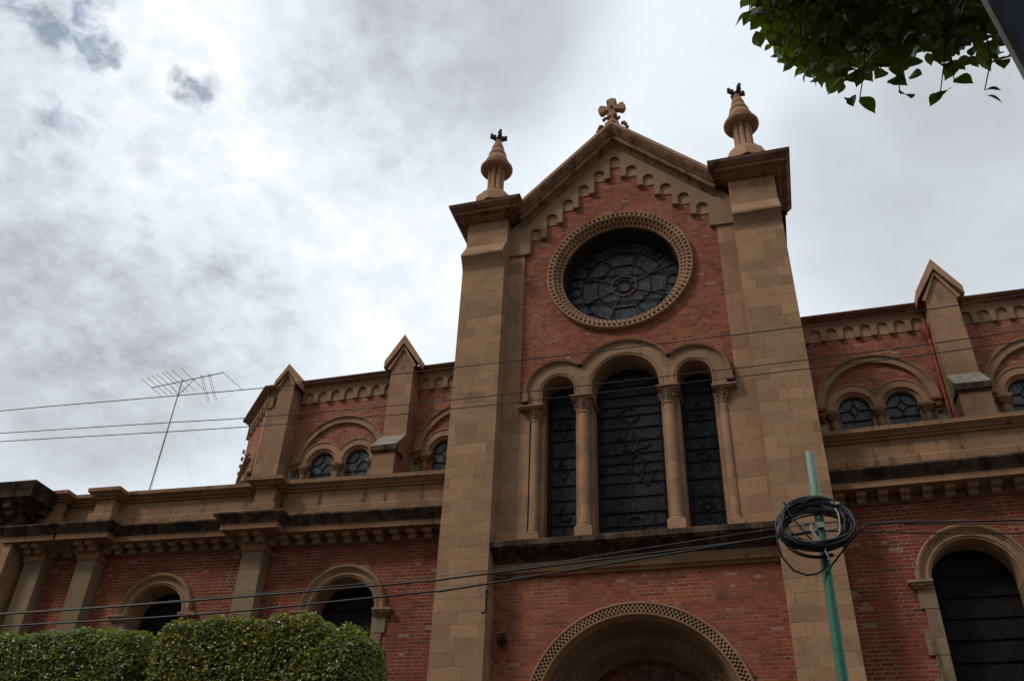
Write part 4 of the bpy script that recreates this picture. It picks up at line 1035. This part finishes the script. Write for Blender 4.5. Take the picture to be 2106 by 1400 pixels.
def wire(name, pts, r, mat, label, group=None, cat='wire', n=6):
    # smooth curve through the given points
    P = [Vector(q) for q in pts]; out = []
    for i in range(len(P)-1):
        p0, p1, p2, p3 = P[max(i-1, 0)], P[i], P[i+1], P[min(i+2, len(P)-1)]
        for k in range(8):
            t_ = k/8; out.append(.5*((2*p1)+(p2-p0)*t_+(2*p0-5*p1+4*p2-p3)*t_*t_+(3*p1-p0-3*p2+p3)*t_**3))
    out.append(P[-1]); mb = MB(); mb.tube(out, r, n)
    return tag(mb.build(name, mat), label, cat, group)
UP = 'thin wires strung high across the church front'
def yz(lst, y): return [(x, y, z) for x, z in lst]
wire('overhead_wire', yz([(-16, 8.31), (-10.86, 8.07), (-9.97, 8.035), (-6.37, 7.875), (-3.57, 7.81), (.46, 7.77), (3.11, 7.82), (9, 8.1)], 9), .0062, 'cable', 'uppermost thin overhead wire, crossing the roofline of the nave', UP)
wire('overhead_wire', yz([(-16, 7.95), (-10.69, 7.665), (-7.89, 7.505), (-6.27, 7.41), (-3.59, 7.325), (.40, 7.305), (2.99, 7.36), (9, 7.65)], 9), .0058, 'cable', 'middle thin overhead wire of the three, crossing the tops of the triple window', UP)
wire('overhead_wire', yz([(-16, 7.81), (-10.62, 7.52), (-6.46, 7.28), (-3.59, 7.19), (.39, 7.185), (2.95, 7.225), (9, 7.5)], 9), .0058, 'cable', 'lowest thin overhead wire of the three, just under the middle one', UP)
LOW = 'cables tied to the green pole'
wire('overhead_cable', yz([(-14, 4.42), (-7.99, 4.40), (-5.38, 4.42), (-3.2, 4.46), (-2.71, 4.485), (.01, 4.645), (.13, 4.65), (.44, 4.68)], PY), .0095, 'cable', 'thick black cable running left from the pole, the upper of two', LOW, 'cable')
wire('overhead_cable', yz([(-14, 4.30), (-7.9, 4.26), (-5.34, 4.265), (-3.18, 4.345), (-2.71, 4.37), (.01, 4.64), (.13, 4.645), (.44, 4.67)], PY-.03), .0095, 'cable', 'thick black cable running left from the pole, sagging lowest over the hedge tops', LOW, 'cable')
wire('overhead_cable', yz([(-14, 4.46), (-7.99, 4.425), (-5.38, 4.45), (-2.46, 4.54), (-1.16, 4.64), (.09, 4.745), (.44, 4.75)], PY+.03), .0035, 'cable_grey', 'hair-thin grey cable just above the thick black cables left of the pole', LOW, 'cable')
wire('overhead_cable', yz([(.44, 4.765), (.75, 4.738), (2.04, 4.622), (6, 4.4)], PY), .0055, 'cable', 'thin black cable running right from the pole, topmost there', LOW, 'cable')
wire('overhead_cable', yz([(.44, 4.68), (.74, 4.658), (2.01, 4.54), (6, 4.3)], PY), .0065, 'cable', 'black cable running straight right from the coil, lowest there', LOW, 'cable')
wire('overhead_cable', yz([(.46, 4.30), (.52, 4.37), (.66, 4.52), (.80, 4.655), (.88, 4.688), (1.2, 4.68), (2.04, 4.632), (6, 4.45)], PY-.05), .0085, 'cable', 'black cable rising from below the coil then kinking off to the right', LOW, 'cable')

# ================================================================== FOLIAGE
def leaves(mb, pts, size, rg, droop=.5, long=1.5, fine=False):
    """one folded pointed leaf (two quads) for each (position, outward normal)"""
    for p, nrm in pts:
        p = Vector(p); d = Vector((rg.gauss(0, 1), rg.gauss(0, 1), rg.gauss(0, .7)-droop)).normalized()
        n_ = (Vector(nrm)*1.1+Vector((rg.gauss(0, .6), rg.gauss(0, .6), rg.gauss(0, .6)+.35))).normalized()
        d = (d-n_*d.dot(n_)).normalized() if abs(d.dot(n_)) < .95 else n_.orthogonal().normalized()
        s = n_.cross(d); L = size*rg.uniform(.7, 1.25); w_ = L/long*.5; f = n_*(w_*.35)
        if fine:
            prof = ((.10, .42), (.25, .86), (.42, 1.), (.60, .88), (.75, .58), (.86, .26)); cu = n_*(-.10*L)
            mid = [p+cu*4*t_*(t_-1)*-1*-.5 for t_ in (0,)]
            st_ = [p]+[p+d*L*t_-cu*t_*(1-t_)*2 for t_, _ in prof]+[p+d*L]
            le = [p+d*L*t_-cu*t_*(1-t_)*2+s*w_*k+f*k*k for t_, k in prof]; re = [p+d*L*t_-cu*t_*(1-t_)*2-s*w_*k+f*k*k for t_, k in prof]
            vs = st_+le+re; n = len(prof); fs = [(0, 1, 2+n), (0, 2+2*n-n+n, 1)]
            fs = [(0, 1, n+2), (0, 2*n+2, 1)]
            for k in range(n-1): fs += [(k+1, k+2, n+3+k, n+2+k), (k+2, k+1, 2*n+2+k, 2*n+3+k)]
            fs += [(n, n+1, 2*n+1), (n+1, n, 3*n+1)]
            mb.add(vs, fs); continue
        a, q = p, p+d*L
        l1, l2 = p+d*L*.35+s*w_+f, p+d*L*.75+s*w_*.62+f
        r1_, r2_ = p+d*L*.35-s*w_+f, p+d*L*.75-s*w_*.62+f
        m_ = p+d*L*.55
        mb.add([a, l1, l2, q, r2_, r1_], [(0, 3, 2, 1), (0, 5, 4, 3)])
def hedge_tree(name, cx, cy, rx, ry, z0, z1, mat, label, seed, n, topround=.35, dome=False):
    rg = random.Random(seed)
    o = thing(name, (cx, cy, 0), label, 'tree', 'clipped trees along the pavement')
    tk = MB(); tk.tube([(cx, cy, -.01), (cx+.02, cy, 1.2), (cx-.02, cy+.03, z0+.4)], .11, 10, .075)
    for k in range(5):
        a = 2*pi*k/5+rg.random(); tk.tube([(cx, cy, z0-.1), (cx+rx*.35*cos(a), cy+ry*.35*sin(a), z0+.45), (cx+rx*.7*cos(a), cy+ry*.7*sin(a), z0+(z1-z0)*.75)], .05, 6, .012)
    tk.build('trunk', 'bark', o)
    pts = []; h = (z1-z0)/2; zc = (z0+z1)/2; e = 2.6 if dome else (9. if seed == 21 else 14.)
    while len(pts) < n:
        # superellipsoid skin with lumps
        if dome:
            u, v = rg.uniform(0, 2*pi), rg.uniform(-1, 1)
            d = Vector((cos(u)*sqrt(1-v*v), sin(u)*sqrt(1-v*v), v))
        else:
            a_, b_, f_ = rg.uniform(-1, 1), rg.uniform(-1, 1), rg.random()
            d = Vector((a_, b_, 1) if f_ < .30 else (a_, -1, b_) if f_ < .68 else (1, a_, b_) if f_ < .82 else (-1, a_, b_) if f_ < .94 else (a_, 1, b_))
        if d.y > .55 and rg.random() < .6: continue
        if d.z < -.2 and rg.random() < .75: continue
        d = d.normalized()
        k = (abs(d.x)**e+abs(d.y)**e+abs(d.z)**e)**(-1/e)
        lump = 1+(.045 if dome else .022)*sin(d.x*9+seed)*cos(d.z*8+seed*2)+.016*sin(d.y*13+seed*3)+.012*sin(d.x*23)+.010*sin(d.x*41+d.z*37)
        t_ = 1-abs(rg.gauss(0, .06))
        q = d*k*lump*t_
        gx = Vector((q.x*rx, q.y*ry, q.z*h))
        nn_ = Vector((abs(q.x)**(e-1)*(1 if q.x > 0 else -1)/rx, abs(q.y)**(e-1)*(1 if q.y > 0 else -1)/ry, abs(q.z)**(e-1)*(1 if q.z > 0 else -1)/h))
        nn_ = nn_.normalized() if nn_.length > 1e-6 else d
        pts.append((Vector((cx, cy, zc))+gx, nn_))
    # shoots that escape the shears
    for k in range(26):
        x, y = cx+rg.uniform(-.9, .9)*rx, cy+rg.uniform(-.9, .3)*ry; b0 = z1-.03
        if dome: b0 = zc+h*(max(0, 1-(abs((x-cx)/rx)**e+abs((y-cy)/ry)**e)))**(1/e)
        for j in range(6): pts.append(((x+rg.uniform(-.03, .03), y+rg.uniform(-.03, .03), b0-.05+j*rg.uniform(.014, .028)), (rg.uniform(-1, 1), rg.uniform(-1, 0), .4)))
    mb = MB(); leaves(mb, pts, .050, rg); mb.build('crown', mat, o, smooth=False)
    core_ = MB()
    rows = []
    for i in range(20):
        u = 2*pi*i/20; row = []
        for j in range(9):
            v = -pi/2+pi*j/8; d = Vector((cos(u)*cos(v), sin(u)*cos(v), sin(v)+1e-4)); k = (abs(d.x)**e+abs(d.y)**e+abs(d.z)**e)**(-1/e)*.80
            row.append((cx+d.x*k*rx, cy+d.y*k*ry, zc+d.z*k*h))
        rows.append(row)
    core_.strip(rows, True); core_.build('inner_twig_mass', 'twig', o)
    return o
hedge_tree('clipped_tree', -9.42, 10.3, 1.78, .85, 2.7, 4.90, 'leaf_hedge', 'dark green clipped tree at the left edge, flat on top and lower than its neighbour', 21, 32000)
hedge_tree('clipped_tree', -6.30, 10.2, 1.12, .80, 2.7, 4.87, 'leaf_brown', 'olive brown clipped tree, the middle one, with a flat boxy top', 22, 28000)
hedge_tree('clipped_tree', -4.98, 9.95, .47, .62, 2.7, 4.77, 'leaf_hedge', 'bright green clipped tree with a rounded dome at the right end of the row', 23, 16000, dome=True)

# ---- street tree whose branch hangs into the upper right corner
tree = thing('street_tree', (2.6, .2, 0), 'dark leafy tree whose backlit branches hang into the upper right corner', 'tree')
rg = random.Random(5)
tk = MB(); tk.tube([(2.6, .2, 0), (2.62, .22, 1.4), (2.5, .3, 2.8), (2.3, .5, 3.7), (2.0, .7, 4.4)], .15, 12, .06)
tk.tube([(2.5, .3, 2.8), (1.8, .8, 3.6), (1.2, 1.3, 4.1), (.6, 1.6, 4.25)], .06, 8, .015)
tk.tube([(2.3, .5, 3.6), (2.2, 1.3, 4.3), (1.5, 1.7, 4.5)], .05, 8, .015)
tk.build('trunk', 'bark', tree)
tw_ = MB(); pts = []
def bottom_z(x):
    # underside of the hanging branch
    return 3.80-.13*min(1, max(0, (x-.14)/.25))-.06*min(1, max(0, (x-.35)/.3))+.05*min(1, max(0, (x-.62)/.12))
def edge_y(x): return 1.66+.15*min(1, max(0, (x-.12)/.35))
near = []
while len(pts)+len(near) < 22000:
    x = .17+rg.random()**1.5*3.2; y = rg.uniform(.3, 3.1)
    back = max(0., y-edge_y(x)+.03*sin(x*13)+.02*sin(x*29))
    zl = bottom_z(x)+back*1.36+.03*sin(x*17+y*5)+.025*sin(x*31)
    z = zl+abs(rg.gauss(0, .42))
    if z > 5.3 or x < .175+.10*(z-3.8)+.035*sin(z*23)+.03*sin(z*51): continue
    if x < .34 and rg.random() < .30: continue
    q = ((x, y, z), (rg.uniform(-.6, .6), rg.uniform(-.6, .6), .9))
    (near if z-zl < .12 and x < 1.3 else pts).append(q)
mb = MB(); leaves(mb, pts, .064, rg, .9, 1.7); leaves(mb, near, .058, rg, 1.3, 1.6, True)
# sprays at the fringe, leaf by leaf on thin stalks
for bx, by, bz_, n_ in ((.12, 1.65, 3.91, 5), (.16, 1.66, 3.88, 6), (.21, 1.72, 3.83, 8), (.28, 1.78, 3.80, 9), (.33, 1.82, 3.77, 8), (.40, 1.84, 3.74, 8), (.47, 1.84, 3.72, 6), (.55, 1.84, 3.70, 7), (.62, 1.85, 3.68, 7), (.68, 1.85, 3.66, 6)):
    q = [Vector((bx+.10, by-.10, bz_+.14))]
    for j in range(5): q.append(q[-1]+Vector((rg.uniform(-.03, .004), rg.uniform(-.005, .035), -.035-.01*j)))
    tw_.tube([tuple(v) for v in q], .0035, 5, .0015)
    lp_ = [(tuple(q[rg.randrange(1, 6)]+Vector((rg.uniform(-.03, .03), rg.uniform(-.03, .03), rg.uniform(-.02, .02)))), (rg.uniform(-.3, .3), -.9, .3)) for _ in range(n_)]
    lp_.append((tuple(q[-1]), (0, -1, .2)))
    leaves(mb, lp_, .060, rg, 2.2, 1.6, True)
mb.build('crown', 'leaf_tree', tree, smooth=False); tw_.build('twig', 'twig', tree)

# ---- blue-grey sheet in the very corner: a sign board on its post
sg = thing('sign_board', (1.5, 1.2, 0), 'blue grey sheet metal board with a pale edge cut off by the top right corner', 'sign')
# board plane faces the street; its left edge slants down to the right in view
P0, P1 = Vector((.585, 1.32, 3.26)), Vector((.64, 1.42, 3.15))
U = (P1-P0)*2.2; side = Vector((.9, -.25, .25)).normalized(); nrm = U.cross(side).normalized()
A0, A1 = P0-U*.9, P1+U*.7
p = MB(); th = nrm*.02
q = [A0, A1, A1+side*1.1, A0+side*1.1]
p.hexa([tuple(v) for v in q]+[tuple(v+th) for v in q]); p.build('board', 'panel', sg, recalc=True)
p = MB(); e0 = side*-.009
q = [A0+e0, A1+e0, A1-side*.001, A0-side*.001]
p.hexa([tuple(v-th*.3) for v in q]+[tuple(v+th*1.3) for v in q]); p.build('edge_trim', 'panel_edge', sg, recalc=True)
p = MB(); p.tube([(1.5, 1.2, 0), (1.5, 1.2, 3.6)], .035, 12); p.build('post', 'steel', sg)

# ---- unseen houses added behind the viewer to close off the low sky
ob = thing('sky_blocker_house', (-9, -3.2, 0), 'unseen ochre house added behind the viewer to block low skylight', 'house')
p = MB(); p.box(-32, 2.6, -13, -3.2, -.14, 11.5); p.build('wall', 'stucco', ob)
p = MB(); p.sweep([(2.6, -3.2), (-32, -3.2)], [(0, 10.7), (.15, 10.75), (.2, 10.95), (.35, 11.05), (.35, 11.2), (0, 11.25)]); p.build('cornice', 'stone_smooth', ob)
for z in (.0, 4.2, 7.6):
    for k in range(9):
        x = -30+k*3.7; p = MB(); p.box(x-.6, x+.6, -3.22, -3.19, z+.9, z+2.7); p.build('window', 'glass_aisle', ob)
ob = thing('sky_blocker_house', (12, -3.4, 0), 'unseen grey house added beside the ochre one to block low skylight', 'house')
p = MB(); p.box(3.0, 30, -13, -3.4, -.14, 9.5); p.build('wall', 'stone_grey', ob)
for z in (.0, 4.0):
    for k in range(7):
        x = 5+k*3.6; p = MB(); p.box(x-.6, x+.6, -3.42, -3.39, z+.9, z+2.7); p.build('window', 'glass_aisle', ob)
